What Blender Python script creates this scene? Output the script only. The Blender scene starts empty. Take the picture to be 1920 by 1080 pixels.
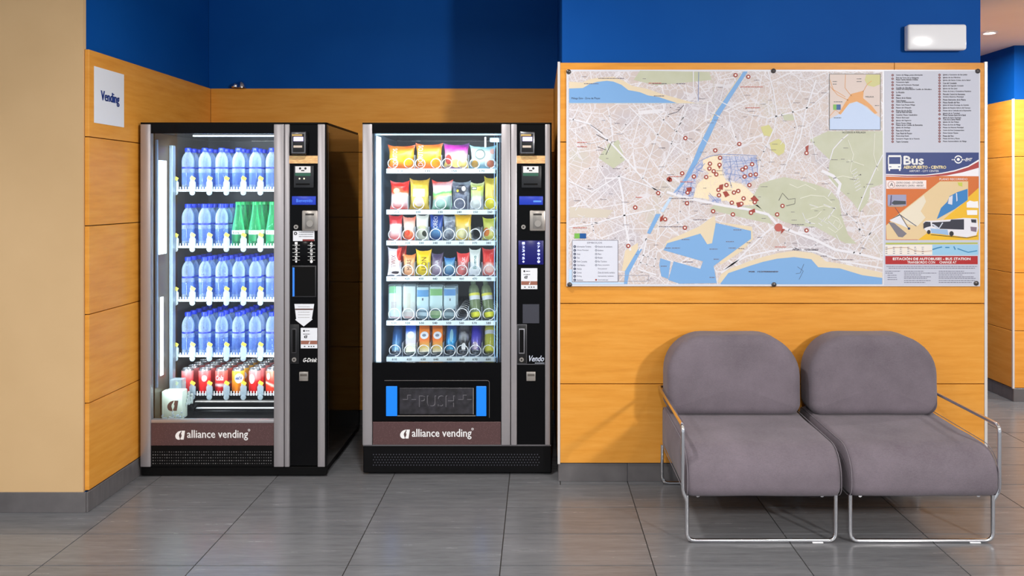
import bpy, bmesh, math, random
from mathutils import Vector, Matrix
random.seed(7)
scene = bpy.context.scene
C = scene.collection

# ------------------------------------------------------------------ camera, world, lights
F = 1545.0            # focal length in pixels of the 1920 wide frame
CX, CY, EYE = 1009.0, 364.0, 1.457
cam_data = bpy.data.cameras.new('camera')
cam = bpy.data.objects.new('camera', cam_data); C.objects.link(cam)
cam.location = (0, 0, EYE); cam.rotation_euler = (math.radians(90), 0, 0)
cam_data.sensor_width = 36; cam_data.lens = F / 1920 * 36
cam_data.shift_x = (960 - CX) / 1920; cam_data.shift_y = (CY - 540) / 1920
cam_data.clip_start = .05; cam_data.clip_end = 60
scene.camera = cam

world = bpy.data.worlds.new('world'); scene.world = world; world.use_nodes = True
world.node_tree.nodes['Background'].inputs[0].default_value = (.88, .94, 1.0, 1)
world.node_tree.nodes['Background'].inputs[1].default_value = 0.60

def area(name, loc, target, size, power, color=(1, .95, .88), size_y=None, spread=180):
    l = bpy.data.lights.new(name, 'AREA'); l.energy = power; l.color = color
    l.shape = 'RECTANGLE' if size_y else 'DISK'; l.size = size
    if size_y: l.size_y = size_y
    l.spread = math.radians(spread)
    o = bpy.data.objects.new(name, l); C.objects.link(o); o.location = loc
    o.rotation_euler = (Vector(target) - Vector(loc)).to_track_quat('-Z', 'Y').to_euler()
    return o
KEY = area('track_lamp_light', (3.55, -.95, 2.62), (.6, 4.2, .9), .36, 88, (1, .965, .92), spread=150)
CEIL_SPOTS = [(-2.4, 1.3), (-.55, 3.15), (1.9, 2.2), (-2.4, -.8), (-.1, -.8), (2.1, -.8)]
for (x, y), pw_ in zip(CEIL_SPOTS, (24, 26, 6, 84, 92, 36)):
    area('downlight_light', (x, y, 2.872), (x, y, 0), .17, pw_, (1, .965, .92), spread=160)
area('corridor_light', (2.92, 5.33, 2.49), (2.92, 5.33, 0), .1, 36, (1, .96, .9), spread=175)
area('corridor_light', (4.6, 4.95, 2.49), (4.6, 4.95, 0), .1, 44, (1, .96, .9), spread=175)

vs = scene.view_settings
vs.view_transform = 'Standard'; vs.look = 'None'; vs.gamma = 1; vs.exposure = 0.25; vs.use_curve_mapping = False
scene.cycles.transparent_max_bounces = 24

# ------------------------------------------------------------------ helpers: colour, materials
def lin(c):
    return tuple(((v / 255) / 12.92 if v / 255 <= .04045 else ((v / 255 + .055) / 1.055) ** 2.4) for v in c[:3]) + (1,)
MATS = {}
def bsdf(m): return m.node_tree.nodes['Principled BSDF']
def mat(name, col, rough=.5, metal=0, spec=.5, emit=None, estr=0, coat=0):
    if name in MATS: return MATS[name]
    m = bpy.data.materials.new(name); m.use_nodes = True; MATS[name] = m
    b = bsdf(m); b.inputs['Base Color'].default_value = lin(col); b.inputs['Roughness'].default_value = rough
    b.inputs['Metallic'].default_value = metal; b.inputs['Specular IOR Level'].default_value = spec
    b.inputs['Coat Weight'].default_value = coat
    if emit: b.inputs['Emission Color'].default_value = lin(emit); b.inputs['Emission Strength'].default_value = estr
    return m
def nd(m, t, **kw):
    n = m.node_tree.nodes.new(t)
    for k, v in kw.items(): setattr(n, k, v)
    return n
def lk(m, a, b): m.node_tree.links.new(a, b)
def mth(m, op, a, b=None, clamp=False):
    n = nd(m, 'ShaderNodeMath', operation=op, use_clamp=clamp)
    for i, v in enumerate((a, b)):
        if v is None: continue
        if isinstance(v, (int, float)): n.inputs[i].default_value = v
        else: lk(m, v, n.inputs[i])
    return n.outputs[0]
def mixc(m, fac, a, b):
    n = nd(m, 'ShaderNodeMix', data_type='RGBA')
    for sock, v in ((n.inputs[0], fac), (n.inputs[6], a), (n.inputs[7], b)):
        if isinstance(v, (int, float)): sock.default_value = v
        elif isinstance(v, tuple): sock.default_value = v
        else: lk(m, v, sock)
    return n.outputs[2]
def noise_tex(m, scale, vec=None, detail=4, stretch=None, rough=.5):
    n = nd(m, 'ShaderNodeTexNoise'); n.inputs['Scale'].default_value = scale
    n.inputs['Detail'].default_value = detail; n.inputs['Roughness'].default_value = rough
    if vec is None:
        vec = nd(m, 'ShaderNodeTexCoord').outputs['Object']
    if stretch:
        mp = nd(m, 'ShaderNodeMapping'); mp.inputs['Scale'].default_value = stretch; lk(m, vec, mp.inputs[0]); vec = mp.outputs[0]
    lk(m, vec, n.inputs['Vector']); return n.outputs['Fac']
def worldpos(m): return nd(m, 'ShaderNodeNewGeometry').outputs['Position']
def ramp(m, fac, stops, interp='LINEAR'):
    r = nd(m, 'ShaderNodeValToRGB'); cr = r.color_ramp; cr.interpolation = interp
    while len(cr.elements) < len(stops): cr.elements.new(.5)
    for e, (p, c) in zip(cr.elements, stops): e.position = p; e.color = lin(c)
    lk(m, fac, r.inputs[0]); return r.outputs[0]

def wood_mat(name, base, dark, light, stretch):
    m = mat(name, base, .42, 0, .28)
    pos = worldpos(m)
    oi = nd(m, 'ShaderNodeObjectInfo').outputs['Random']
    n1 = noise_tex(m, 3.2, pos, 6, stretch, .6)
    n2 = noise_tex(m, 1.4, pos, 2)
    v = mth(m, 'ADD', mth(m, 'MULTIPLY', n1, .75), mth(m, 'MULTIPLY', n2, .3))
    v = mth(m, 'ADD', v, mth(m, 'MULTIPLY', oi, .07))
    lk(m, ramp(m, v, [(.3, dark), (.55, base), (.8, light)]), bsdf(m).inputs['Base Color'])
    return m
WOOD = wood_mat('maple_veneer', (221, 150, 57), (204, 131, 42), (231, 164, 74), (1.2, 1.2, 11))
WOODEDGE = mat('maple_edge', (190, 128, 52), .5)
def paint(name, col, rough, amt=6, spec=.3):
    m = mat(name, col, rough, 0, spec)
    n = noise_tex(m, 2.0, worldpos(m), 3)
    lo = tuple(max(0, c - amt) for c in col); hi = tuple(min(255, c + amt) for c in col)
    lk(m, ramp(m, n, [(.3, lo), (.7, hi)]), bsdf(m).inputs['Base Color'])
    bp = nd(m, 'ShaderNodeBump'); bp.inputs['Strength'].default_value = .05; bp.inputs['Distance'].default_value = .002
    lk(m, noise_tex(m, 160, worldpos(m), 2), bp.inputs['Height']); lk(m, bp.outputs[0], bsdf(m).inputs['Normal'])
    return m
BLUE = paint('blue_paint', (3, 74, 152), .6, 3, .1)
CREAM = paint('cream_paint', (205, 172, 128), .6, 4)
CEILM = paint('ceiling_paint', (250, 242, 232), .7, 3)
DARK = mat('dark_gap', (18, 14, 10), .8)
def tile_mat(name, base, amt):
    m = mat(name, base, .2, 0, .5)
    pos = worldpos(m); oi = nd(m, 'ShaderNodeObjectInfo').outputs['Random']
    off = nd(m, 'ShaderNodeCombineXYZ'); lk(m, mth(m, 'MULTIPLY', oi, 9.0), off.inputs[0]); lk(m, mth(m, 'MULTIPLY', oi, 5.0), off.inputs[1])
    va = nd(m, 'ShaderNodeVectorMath', operation='ADD'); lk(m, pos, va.inputs[0]); lk(m, off.outputs[0], va.inputs[1])
    n1 = noise_tex(m, 3.0, va.outputs[0], 7, (1, 10, 1), .65)
    n2 = noise_tex(m, 14, va.outputs[0], 4, (1, 7, 1))
    v = mth(m, 'ADD', mth(m, 'MULTIPLY', n1, .7), mth(m, 'MULTIPLY', n2, .3))
    v = mth(m, 'ADD', v, mth(m, 'MULTIPLY', mth(m, 'SUBTRACT', oi, .5), .10))
    lo = tuple(c - amt for c in base); hi = tuple(c + amt for c in base)
    lk(m, ramp(m, v, [(.28, lo), (.5, base), (.74, hi)]), bsdf(m).inputs['Base Color'])
    lk(m, mth(m, 'ADD', mth(m, 'MULTIPLY', n1, .22), .13), bsdf(m).inputs['Roughness'])
    return m
TILE = tile_mat('porcelain_tile', (105, 106, 110), 15)
SKIRT = tile_mat('skirting_tile', (98, 95, 97), 10)
GROUT = mat('grout', (52, 48, 46), .9)
ALU = mat('aluminium', (176, 172, 176), .34, .55)
ALUW = mat('light_aluminium', (228, 224, 222), .35, .35)
CHROME = mat('chrome', (222, 222, 226), .09, 1)
BLACK = mat('black_gloss', (7, 7, 9), .16, 0, .13)
BLACKM = mat('black_matt', (9, 9, 10), .5, 0, .12)
BLACKS = mat('black_side', (14, 11, 9), .09, 0, .6); bsdf(BLACKS).inputs['IOR'].default_value = 2.1
CABIN = mat('cabin_dark', (34, 36, 46), .4)
CABINL = mat('cabin_light', (112, 136, 160), .35, .2)
WHITE = mat('white_plastic', (236, 238, 240), .32)
PAPER = mat('paper', (226, 230, 238), .7)
INK = mat('ink_navy', (28, 38, 92), .7)
PRINTW = mat('print_white', (238, 238, 240), .5)
PRINTK = mat('print_black', (30, 30, 36), .6)
METAL = mat('satin_metal', (176, 170, 164), .3, .7)
LED = mat('led_white', (255, 255, 255), .4, emit=(214, 240, 255), estr=1.7)
GLOWSOFT = mat('soft_glow', (230, 246, 255), .4, emit=(206, 236, 255), estr=.75)
LEDBLUE = mat('led_blue', (20, 80, 220), .4, emit=(30, 120, 255), estr=1.3)
KEYBLUE = mat('key_backlight', (30, 40, 200), .4, emit=(205, 215, 255), estr=1.6)
DISPB = mat('display_blue', (20, 40, 150), .3, emit=(30, 70, 190), estr=.35)
SCREENL = mat('screen_lilac', (200, 190, 255), .3, emit=(190, 180, 250), estr=.8)
PUSHBLUE = mat('push_blue', (10, 136, 255), .4)

def glass_mat():
    m = mat('pane_glass', (255, 255, 255)); nt = m.node_tree; nt.nodes.remove(bsdf(m))
    t = nd(m, 'ShaderNodeBsdfTransparent'); t.inputs[0].default_value = (.97, .985, .99, 1)
    g = nd(m, 'ShaderNodeBsdfGlossy'); g.inputs['Roughness'].default_value = .02; g.inputs[0].default_value = (.9, .95, 1, 1)
    fr = nd(m, 'ShaderNodeFresnel'); fr.inputs[0].default_value = 1.45
    mx = nd(m, 'ShaderNodeMixShader'); lk(m, fr.outputs[0], mx.inputs[0]); lk(m, t.outputs[0], mx.inputs[1]); lk(m, g.outputs[0], mx.inputs[2])
    lk(m, mx.outputs[0], nt.nodes['Material Output'].inputs[0]); return m
GLASS = glass_mat()
def clear_mat(name, tint, body, base=.22, edge=.65, rough=.08, bump=0):
    m = mat(name, body, rough, 0, .9); out = m.node_tree.nodes['Material Output']
    t = nd(m, 'ShaderNodeBsdfTransparent'); t.inputs[0].default_value = lin(tint)
    lw = nd(m, 'ShaderNodeLayerWeight'); lw.inputs[0].default_value = .45
    fac = mth(m, 'ADD', mth(m, 'MULTIPLY', lw.outputs['Facing'], edge), base, True)
    if bump:
        bp = nd(m, 'ShaderNodeBump'); bp.inputs['Strength'].default_value = .9; bp.inputs['Distance'].default_value = .004
        nzt = noise_tex(m, bump, None, 2); lk(m, nzt, bp.inputs['Height']); lk(m, bp.outputs[0], bsdf(m).inputs['Normal']); lk(m, bp.outputs[0], lw.inputs['Normal'])
    mx = nd(m, 'ShaderNodeMixShader'); lk(m, fac, mx.inputs[0]); lk(m, t.outputs[0], mx.inputs[1]); lk(m, bsdf(m).outputs[0], mx.inputs[2])
    lk(m, mx.outputs[0], out.inputs[0]); return m
PET = clear_mat('clear_bottle', (206, 226, 250), (214, 232, 255), .06, .85, .06, 260)
PETG = clear_mat('green_bottle', (150, 232, 190), (90, 215, 155), .14, .75, .08, 60)
CLIP = clear_mat('clear_clip', (235, 245, 250), (214, 228, 236), .3, .5, .15, 220)
TUB = clear_mat('clear_tub', (225, 238, 242), (205, 222, 228), .12, .6)
LEMON = clear_mat('lemon_bottle', (190, 205, 150), (150, 170, 130), .55, .4)
CAPB = mat('cap_blue', (14, 46, 190), .35); CAPG = mat('cap_green', (20, 150, 80), .35)
YTAG = mat('tag_yellow', (236, 214, 60), .5)

def printmat(name, w, h, stops, ells=(), noise=0, nscale=14, rough=.33, interp='LINEAR', metal=0, z0=0, xs=(), lean=0):
    """flat print on an object w wide and h high, object space: vertical colour stops, x bands and ellipses"""
    m = mat(name, (255, 255, 255), rough, metal, .5)
    tc = nd(m, 'ShaderNodeTexCoord').outputs['Object']
    sp = nd(m, 'ShaderNodeSeparateXYZ'); lk(m, tc, sp.inputs[0])
    x = mth(m, 'DIVIDE', sp.outputs[0], w); z = mth(m, 'DIVIDE', mth(m, 'SUBTRACT', sp.outputs[2], z0), h)
    v = z
    if lean: v = mth(m, 'ADD', v, mth(m, 'MULTIPLY', x, lean))
    if noise:
        v = mth(m, 'ADD', v, mth(m, 'MULTIPLY', mth(m, 'SUBTRACT', noise_tex(m, nscale, tc, 3), .5), noise))
    col = ramp(m, v, stops, interp)
    for (x0, x1, zz0, zz1, c) in xs:
        f = mth(m, 'MULTIPLY', mth(m, 'MULTIPLY', mth(m, 'GREATER_THAN', x, x0), mth(m, 'LESS_THAN', x, x1)),
                mth(m, 'MULTIPLY', mth(m, 'GREATER_THAN', z, zz0), mth(m, 'LESS_THAN', z, zz1)))
        col = mixc(m, f, col, lin(c))
    for (ex, ez, rx, rz, c) in ells:
        a = mth(m, 'POWER', mth(m, 'ABSOLUTE', mth(m, 'DIVIDE', mth(m, 'SUBTRACT', x, ex), rx)), 2)
        b = mth(m, 'POWER', mth(m, 'ABSOLUTE', mth(m, 'DIVIDE', mth(m, 'SUBTRACT', z, ez), rz)), 2)
        col = mixc(m, mth(m, 'LESS_THAN', mth(m, 'ADD', a, b), 1.0), col, lin(c))
    lk(m, col, bsdf(m).inputs['Base Color'])
    return m

# ------------------------------------------------------------------ helpers: mesh building
WL = {}
class MB:
    def __init__(s): s.v = []; s.f = []; s.mi = []; s.cur = 0
    def add(s, vs, fs):
        o = len(s.v); s.v += [tuple(p) for p in vs]
        for f in fs: s.f.append([i + o for i in f]); s.mi.append(s.cur)
        return s
    def frombm(s, bm, mtx=None):
        bm.verts.index_update()
        vs = [(mtx @ v.co if mtx else v.co) for v in bm.verts]
        s.add(vs, [[v.index for v in f.verts] for f in bm.faces]); bm.free(); return s
    def box(s, x0, x1, y0, y1, z0, z1, bev=0, seg=2, mtx=None):
        bm = bmesh.new()
        vv = [bm.verts.new(p) for p in ((x0,y0,z0),(x1,y0,z0),(x1,y1,z0),(x0,y1,z0),(x0,y0,z1),(x1,y0,z1),(x1,y1,z1),(x0,y1,z1))]
        for q in ((0,3,2,1),(4,5,6,7),(0,1,5,4),(1,2,6,5),(2,3,7,6),(3,0,4,7)): bm.faces.new([vv[i] for i in q])
        if bev: bmesh.ops.bevel(bm, geom=list(bm.edges), offset=bev, segments=seg, affect='EDGES', profile=.5)
        return s.frombm(bm, mtx)
    def lathe(s, prof, n=16, cx=0, cy=0, cz=0, mtx=None, caps=True):
        vs = []; fs = []
        for (r, z) in prof:
            for k in range(n):
                a = 2 * math.pi * k / n; p = Vector((cx + r * math.cos(a), cy + r * math.sin(a), cz + z))
                vs.append(mtx @ p if mtx else p)
        for i in range(len(prof) - 1):
            for k in range(n):
                k2 = (k + 1) % n; fs.append([i*n+k, i*n+k2, (i+1)*n+k2, (i+1)*n+k])
        if caps:
            fs.append([k for k in range(n)][::-1]); fs.append([(len(prof)-1)*n + k for k in range(n)])
        return s.add(vs, fs)
    def tube(s, pts, r, n=8, closed=False):
        pts = [Vector(p) for p in pts]; N = len(pts); vs = []; fs = []
        up = None
        for i, p in enumerate(pts):
            if closed: t = (pts[(i+1) % N] - pts[i-1]).normalized()
            else: t = (pts[min(i+1, N-1)] - pts[max(i-1, 0)]).normalized()
            if up is None:
                up = t.orthogonal().normalized()
            up = (up - t * up.dot(t)).normalized(); sd = t.cross(up)
            for k in range(n):
                a = 2*math.pi*k/n; vs.append(p + (up*math.cos(a) + sd*math.sin(a))*r)
        for i in range(N if closed else N-1):
            j = (i+1) % N
            for k in range(n):
                k2 = (k+1) % n; fs.append([i*n+k, j*n+k, j*n+k2, i*n+k2])
        if not closed: fs.append(list(range(n))); fs.append([(N-1)*n+k for k in range(n)][::-1])
        return s.add(vs, fs)
    def disc(s, x, y, z, r, n=12, rin=0, ry=None):   # flat print facing -Y
        ry = ry or r
        o = [(x + r*math.cos(2*math.pi*k/n), y, z + ry*math.sin(2*math.pi*k/n)) for k in range(n)]
        if not rin: return s.add(o, [list(range(n))])
        q = rin / r
        i = [(x + rin*math.cos(2*math.pi*k/n), y, z + ry*q*math.sin(2*math.pi*k/n)) for k in range(n)]
        return s.add(o + i, [[k, (k+1) % n, n+(k+1) % n, n+k] for k in range(n)])
    def rect(s, x0, x1, z0, z1, y): return s.add([(x0,y,z0),(x1,y,z0),(x1,y,z1),(x0,y,z1)], [[0,1,2,3]])
    def build(s, name, mats, parent=None, smooth=0, base=False, origin=None):
        me = bpy.data.meshes.new(name); 
        xs = [p[0] for p in s.v]; ys = [p[1] for p in s.v]; zs = [p[2] for p in s.v]
        c = Vector(origin) if origin is not None else Vector(((min(xs)+max(xs))/2, (min(ys)+max(ys))/2, min(zs) if base else (min(zs)+max(zs))/2))
        me.from_pydata([tuple(Vector(p) - c) for p in s.v], [], s.f)
        for m in (mats if isinstance(mats, (list, tuple)) else [mats]): me.materials.append(m)
        me.polygons.foreach_set('material_index', s.mi)
        bm = bmesh.new(); bm.from_mesh(me); bmesh.ops.recalc_face_normals(bm, faces=bm.faces)
        for f in bm.faces:
            f.smooth = bool(smooth)
        bm.to_mesh(me); bm.free()
        if smooth: me.set_sharp_from_angle(angle=math.radians(smooth))
        me.update()
        return link(name, me, c, parent)
def link(name, data, loc, parent=None):
    o = bpy.data.objects.new(name, data); C.objects.link(o); loc = Vector(loc)
    WL[o.name] = loc
    if parent is not None:
        o.parent = parent; o.location = loc - WL[parent.name]
    else: o.location = loc
    return o
def empty(name, loc):
    o = link(name, None, loc); o.empty_display_size = .1; return o
def tag(o, label=None, cat=None, group=None, kind=None):
    for k, v in (('label', label), ('category', cat), ('group', group), ('kind', kind)):
        if v: o[k] = v
    return o
def clone(o, loc, rot=None):
    """copy of a thing and of its parts and sub-parts"""
    c = o.copy(); C.objects.link(c); c.location = loc; WL[c.name] = Vector(loc)
    if rot is not None: c.rotation_euler = rot
    for ch in list(o.children):
        d = ch.copy(); C.objects.link(d); d.parent = c; WL[d.name] = WL[c.name] + d.location
        for g in list(ch.children):
            e = g.copy(); C.objects.link(e); e.parent = d
    return c
def fillet(pts, r, n=5):
    pts = [Vector(p) for p in pts]; out = [pts[0]]
    for a, b, c in zip(pts, pts[1:], pts[2:]):
        d1 = (a-b); d2 = (c-b); rr = min(r, d1.length*.49, d2.length*.49)
        p0 = b + d1.normalized()*rr; p1 = b + d2.normalized()*rr
        for i in range(n+1):
            t = i/n; out.append(p0*(1-t)**2 + b*2*t*(1-t) + p1*t*t)
    out.append(pts[-1]); return out
TXT = {}
def textmesh(s):
    if s not in TXT:
        cu = bpy.data.curves.new('t', 'FONT'); cu.body = s; cu.resolution_u = 2
        ob = bpy.data.objects.new('t', cu); me = bpy.data.meshes.new_from_object(ob)
        TXT[s] = ([tuple(v.co) for v in me.vertices], [list(p.vertices) for p in me.polygons])
        bpy.data.objects.remove(ob); bpy.data.curves.remove(cu); bpy.data.meshes.remove(me)
    return TXT[s]
def addtext(mb, s, x0, x1, z0, z1, y, slant=0, fn=None, embolden=0):
    """lettering fitted to the box x0..x1, z0..z1 on a plane facing -Y"""
    vs, fs = textmesh(s)
    if not vs: return
    ax = min(v[0] for v in vs); bx = max(v[0] for v in vs); az = min(v[1] for v in vs); bz = max(v[1] for v in vs)
    out = []
    for v in vs:
        tx = (v[0]-ax)/(bx-ax); tz = (v[1]-az)/(bz-az)
        p = (x0 + (x1-x0)*tx + slant*(z1-z0)*tz, y, z0 + (z1-z0)*tz)
        out.append(fn(p) if fn else p)
    mb.add(out, fs)
    if embolden:
        for dx, dz in ((embolden, 0), (0, embolden), (-embolden, 0), (0, -embolden)):
            mb.add([(p[0]+dx, p[1]+.00003, p[2]+dz) for p in out], fs)
def P(px, py, d): return ((px - CX) * d / F, d, EYE - (py - CY) * d / F)   # measured point on a plane at depth d
class Plane:                                                               # measured coordinates on an upright plane
    def __init__(s, d): s.d = d; s.k = d / F
    def x(s, px): return (px - CX) * s.k
    def z(s, py): return EYE - (py - CY) * s.k

# ------------------------------------------------------------------ the room
YW = 4.17      # face of the map wall's wood
YB = 5.19      # face of the alcove's back wood
XL = -2.063    # face of the alcove's left wood
XR = 3.333     # face of the corridor wood
WTOP, WBOT = 2.124, .095
SEAMS = [WBOT, .496, .9035, 1.311, 1.7205, WTOP]
HI, LO = 2.9, 2.505
XT = (1677 - CX) * YW / F
def struct(name, mb, m, parent=None, **k):
    o = mb.build(name, m, parent, **k)
    if parent is None: o['kind'] = 'structure'
    return o

# floor: a bed of grout with separate tiles
fl = struct('floor', MB().box(-4.5, 7.2, -3.2, 8.6, -.06, -.004), GROUT)
TX0, TY0, TW, TD = -.1474, 3.233, .6, .3
g = .0022
plain = MB().box(-.5+g/TW, .5-g/TW, -.5+g/TD, .5-g/TD, -.5, .5)
tile_me = {}
def blocked(x, y):
    return (x < XL-.03 and y > 3.79) or (.12 < x < 2.25 and y > 4.2) or y > 5.2 and x < .1 or (x > XR+.03 and y > 5.81)
def add_tile(x0, x1, y0, y1):
    key = (round(x1-x0, 3), round(y1-y0, 3))
    if key not in tile_me:
        t = MB().box(x0+g, x1-g, y0+g*1.35, y1-g*1.35, -.012, 0).build('tile', TILE, fl)
        tile_me[key] = t.data; return
    link('tile', tile_me[key], ((x0+x1)/2, (y0+y1)/2, -.006), fl)
for j in range(-4, 14):
    for i in range(-6, 10):
        x0, y0 = TX0 + TW*i, TY0 + TD*j; x1, y1 = x0+TW, y0+TD
        cx_, cy_ = (x0+x1)/2, (y0+y1)/2
        if y0 > 3.7 and x0 < XL < x1: x0 = XL - .012
        if x0 < XL - .1 and y1 > 3.79 and y0 < 3.79:
            if x1 > XL: add_tile(XL - .012, x1, 3.79 - 2*g, y1)
            y1 = 3.79
        if x1 > XL and x0 < XL - .1 and y0 > 3.7: continue
        if y1 > 5.2 and cx_ < .1: y1 = 5.2
        if y1 > 4.19 and x1 > .13 and x0 < 2.24:           # tiles cut along the foot of the map wall
            if x0 < .1: add_tile(x0, .112, y0, y1)
            if y0 < 4.18: add_tile(max(x0, .112), x1, y0, 4.188)
            continue
        if y1 <= y0 + .02 or blocked((x0+x1)/2, (y0+y1)/2): continue
        if y0 > 5.17 and cx_ < 2: continue
        if cx_ < -3.0 or cx_ > 5.4: continue
        add_tile(x0, x1, y0, y1)
o = MB().box(-4.5, 7.2, -3.2, TY0-4*TD, -.012, 0).build('tile_field', TILE, fl); o['kind'] = 'stuff'

def panels(parent, faces):
    for (x0, x1, y0, y1) in faces:
        for a, b in zip(SEAMS, SEAMS[1:]):
            if b == WTOP and x1 - x0 > 2.12 and y0 == YW:      # the top row over the map is cut in two boards
                MB().box(x0, XT-.001, y0, y1, a + .002, b - .002, .0012, 1).build('wood_panel', WOOD, parent)
                MB().box(XT+.001, x1, y0, y1, a + .002, b - .002, .0012, 1).build('wood_panel', WOOD, parent); continue
            MB().box(x0, x1, y0, y1, a + .002, b - .002, .0012, 1).build('wood_panel', WOOD, parent)
# near left column (cream) and the alcove's left wall
struct('wall_column', MB().box(-4.5, XL-.022, 3.775, 3.80, .09, HI), CREAM)
wl = struct('wall_left', MB().box(-2.35, XL-.022, 3.80, 5.45, 0, HI), BLUE)
panels(wl, [(XL-.02, XL, 3.785, YB)])
MB().box(XL-.0215, XL-.0202, 3.79, YB, WBOT, WTOP).build('panel_backing', DARK, wl)
wb = struct('wall_back', MB().box(XL-.02, .13, YB+.022, 5.45, 0, HI), BLUE)
panels(wb, [(XL+.001, .099, YB, YB+.02)])
MB().box(XL, .1, YB+.0202, YB+.0215, WBOT, WTOP).build('panel_backing', DARK, wb)
wm = struct('wall_front', MB().box(.122, 2.25, YW+.022, 5.45, 0, HI), BLUE)
panels(wm, [(.112, 2.258, YW, YW+.02), (.1, .12, YW+.012, YB-.001), (2.252, 2.272, YW+.012, 5.45)])
MB().box(.1205, 2.2515, YW+.0202, YW+.0215, WBOT, WTOP).build('panel_backing', DARK, wm)
wr = struct('wall_right', MB().box(XR+.022, 7.2, 5.785+.022, 8.6, 0, HI), BLUE)
panels(wr, [(XR, XR+.02, 5.797, 8.6), (XR+.012, 5.2, 5.785, 5.805)])
MB().box(XR+.0205, 5.2, 5.8055, 5.8065, WBOT, WTOP).build('panel_backing', DARK, wr)
struct('wall_far', MB().box(2.2, XR+.05, 8.45, 8.6, 0, LO), CREAM)
struct('wall_passage', MB().box(2.1, 2.25, 5.45, 8.6, 0, LO), BLUE)
# corner trims
def trim(n, x0, x1, y0, y1, m=ALUW): struct('trim_%d' % n, MB().box(x0, x1, y0, y1, WBOT-.004, WTOP+.003, .001, 1), m)
trim(1, .0985, .1115, YW-.002, YW+.0115); trim(2, 2.2585, 2.2735, YW-.002, YW+.0115)
trim(3, XR-.002, XR+.0115, 5.783, 5.7965)
# skirting, cut in tiles
def skirting(name, runs):
    root = None
    for (x0, x1, y0, y1, along, cuts) in runs:
        a0, a1 = (x0, x1) if along == 'x' else (y0, y1)
        cs = [a0] + [c for c in cuts if a0 < c < a1] + [a1]
        for c0, c1 in zip(cs, cs[1:]):
            mb = MB().box(c0+.0006, c1-.0006, y0, y1, 0, .0925, .0015, 1) if along == 'x' else MB().box(x0, x1, c0+.0006, c1-.0006, 0, .0925, .0015, 1)
            if root is None: root = struct(name, mb, SKIRT)
            else: mb.build('skirting_tile', SKIRT, root)
tx = [TX0 + TW*i for i in range(-6, 12)]; ty = [TY0 + TD*2*j for j in range(-2, 10)]
skirting('baseboard_column', [(-4.4, XL-.006, 3.768, 3.776, 'x', tx)])
skirting('baseboard_left', [(XL-.006, XL+.003, 3.77, YB, 'y', [3.82, 4.3, 4.8])])
skirting('baseboard_front', [(.102, 2.27, YW+.008, YW+.02, 'x', tx), (.102, .112, YW+.02, YB, 'y', ty)])
skirting('baseboard_back', [(XL+.005, .1, YB+.006, YB+.018, 'x', tx)])
skirting('baseboard_right', [(XR+.004, XR+.014, 5.79, 8.5, 'y', ty), (XR+.004, 5.2, 5.783, 5.79, 'x', tx)])
struct('ceiling', MB().box(-4.5, 7.2, -3.2, 4.42, HI, HI+.1).box(-2.4, 2.3, 4.42, 5.5, HI, HI+.1), CEILM)
struct('ceiling_corridor', MB().box(2.245, 7.2, 4.42, 8.6, LO, LO+.06).box(2.245, 7.2, 4.36, 4.42, LO, HI), CEILM)

# lamps in the ceilings
def downlight(x, y, z, r, label):
    t = empty('downlight', (x, y, z))
    MB().lathe([(r*.72, -.001), (r, -.002), (r*1.02, -.007), (r*.78, -.010), (r*.7, -.004)], 20, x, y, z, caps=False).build('trim_ring', WHITE, t, 40)
    MB().lathe([(.001, -.004), (r*.7, -.0035)], 20, x, y, z, caps=False).build('lens', mat('lamp_lens', (255, 255, 255), .4, emit=(255, 250, 240), estr=9), t)
    tag(t, label, 'ceiling light', 'recessed ceiling lamps')
downlight(2.92, 5.33, LO, .048, 'small bright recessed lamp in the corridor ceiling behind the map wall')
downlight(4.6, 4.95, LO, .048, 'recessed lamp further right in the corridor ceiling, outside the view')
for (x, y), s_ in zip(CEIL_SPOTS, ('by the cream column', 'in front of the vending machines', 'above the seats', 'at the back left of the lobby', 'behind the viewer', 'at the back right of the lobby')): downlight(x, y, HI, .1, 'round recessed lamp in the lobby ceiling ' + s_)
tl = empty('track_lamp', (3.55, -.95, HI))
MB().box(3.45, 3.65, -1.0, -.9, HI-.03, HI-.001, .004).build('mount', WHITE, tl)
MB().tube([(3.55, -.95, HI-.03), (3.55, -.95, HI-.12)], .012).build('stem', WHITE, tl)
_d = (Vector((.6, 4.2, .9)) - Vector((3.55, -.95, 2.62))).normalized()
MB().tube([Vector((3.55, -.95, 2.62)) - _d*.28, Vector((3.55, -.95, 2.62)) - _d*.02], .19, 20).build('housing', WHITE, tl, 40)
tag(tl, 'large white track lamp aimed at the map wall from the lobby ceiling', 'ceiling light')

# emergency light on the blue wall
pw = Plane(YW+.022)
e = empty('emergency_light', (pw.x(1748), YW+.02, pw.z(97)))
MB().box(pw.x(1695), pw.x(1802), YW+.008, YW+.0215, pw.z(96), pw.z(50), .006).build('back_plate', WHITE, e, 40)
MB().box(pw.x(1693.5), pw.x(1803), YW-.034, YW+.010, pw.z(97), pw.z(49), .013, 4).build('diffuser', mat('diffuser', (232, 232, 236), .12, 0, .6), e, 60)
MB().tube([(pw.x(1697), YW-.01, pw.z(52)), (pw.x(1694), YW-.01, pw.z(58))], .003).build('latch', mat('grey_plastic', (150, 152, 158), .4), e)
tag(e, 'white rounded emergency light fixed to the blue wall above the map', 'wall light')

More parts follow.
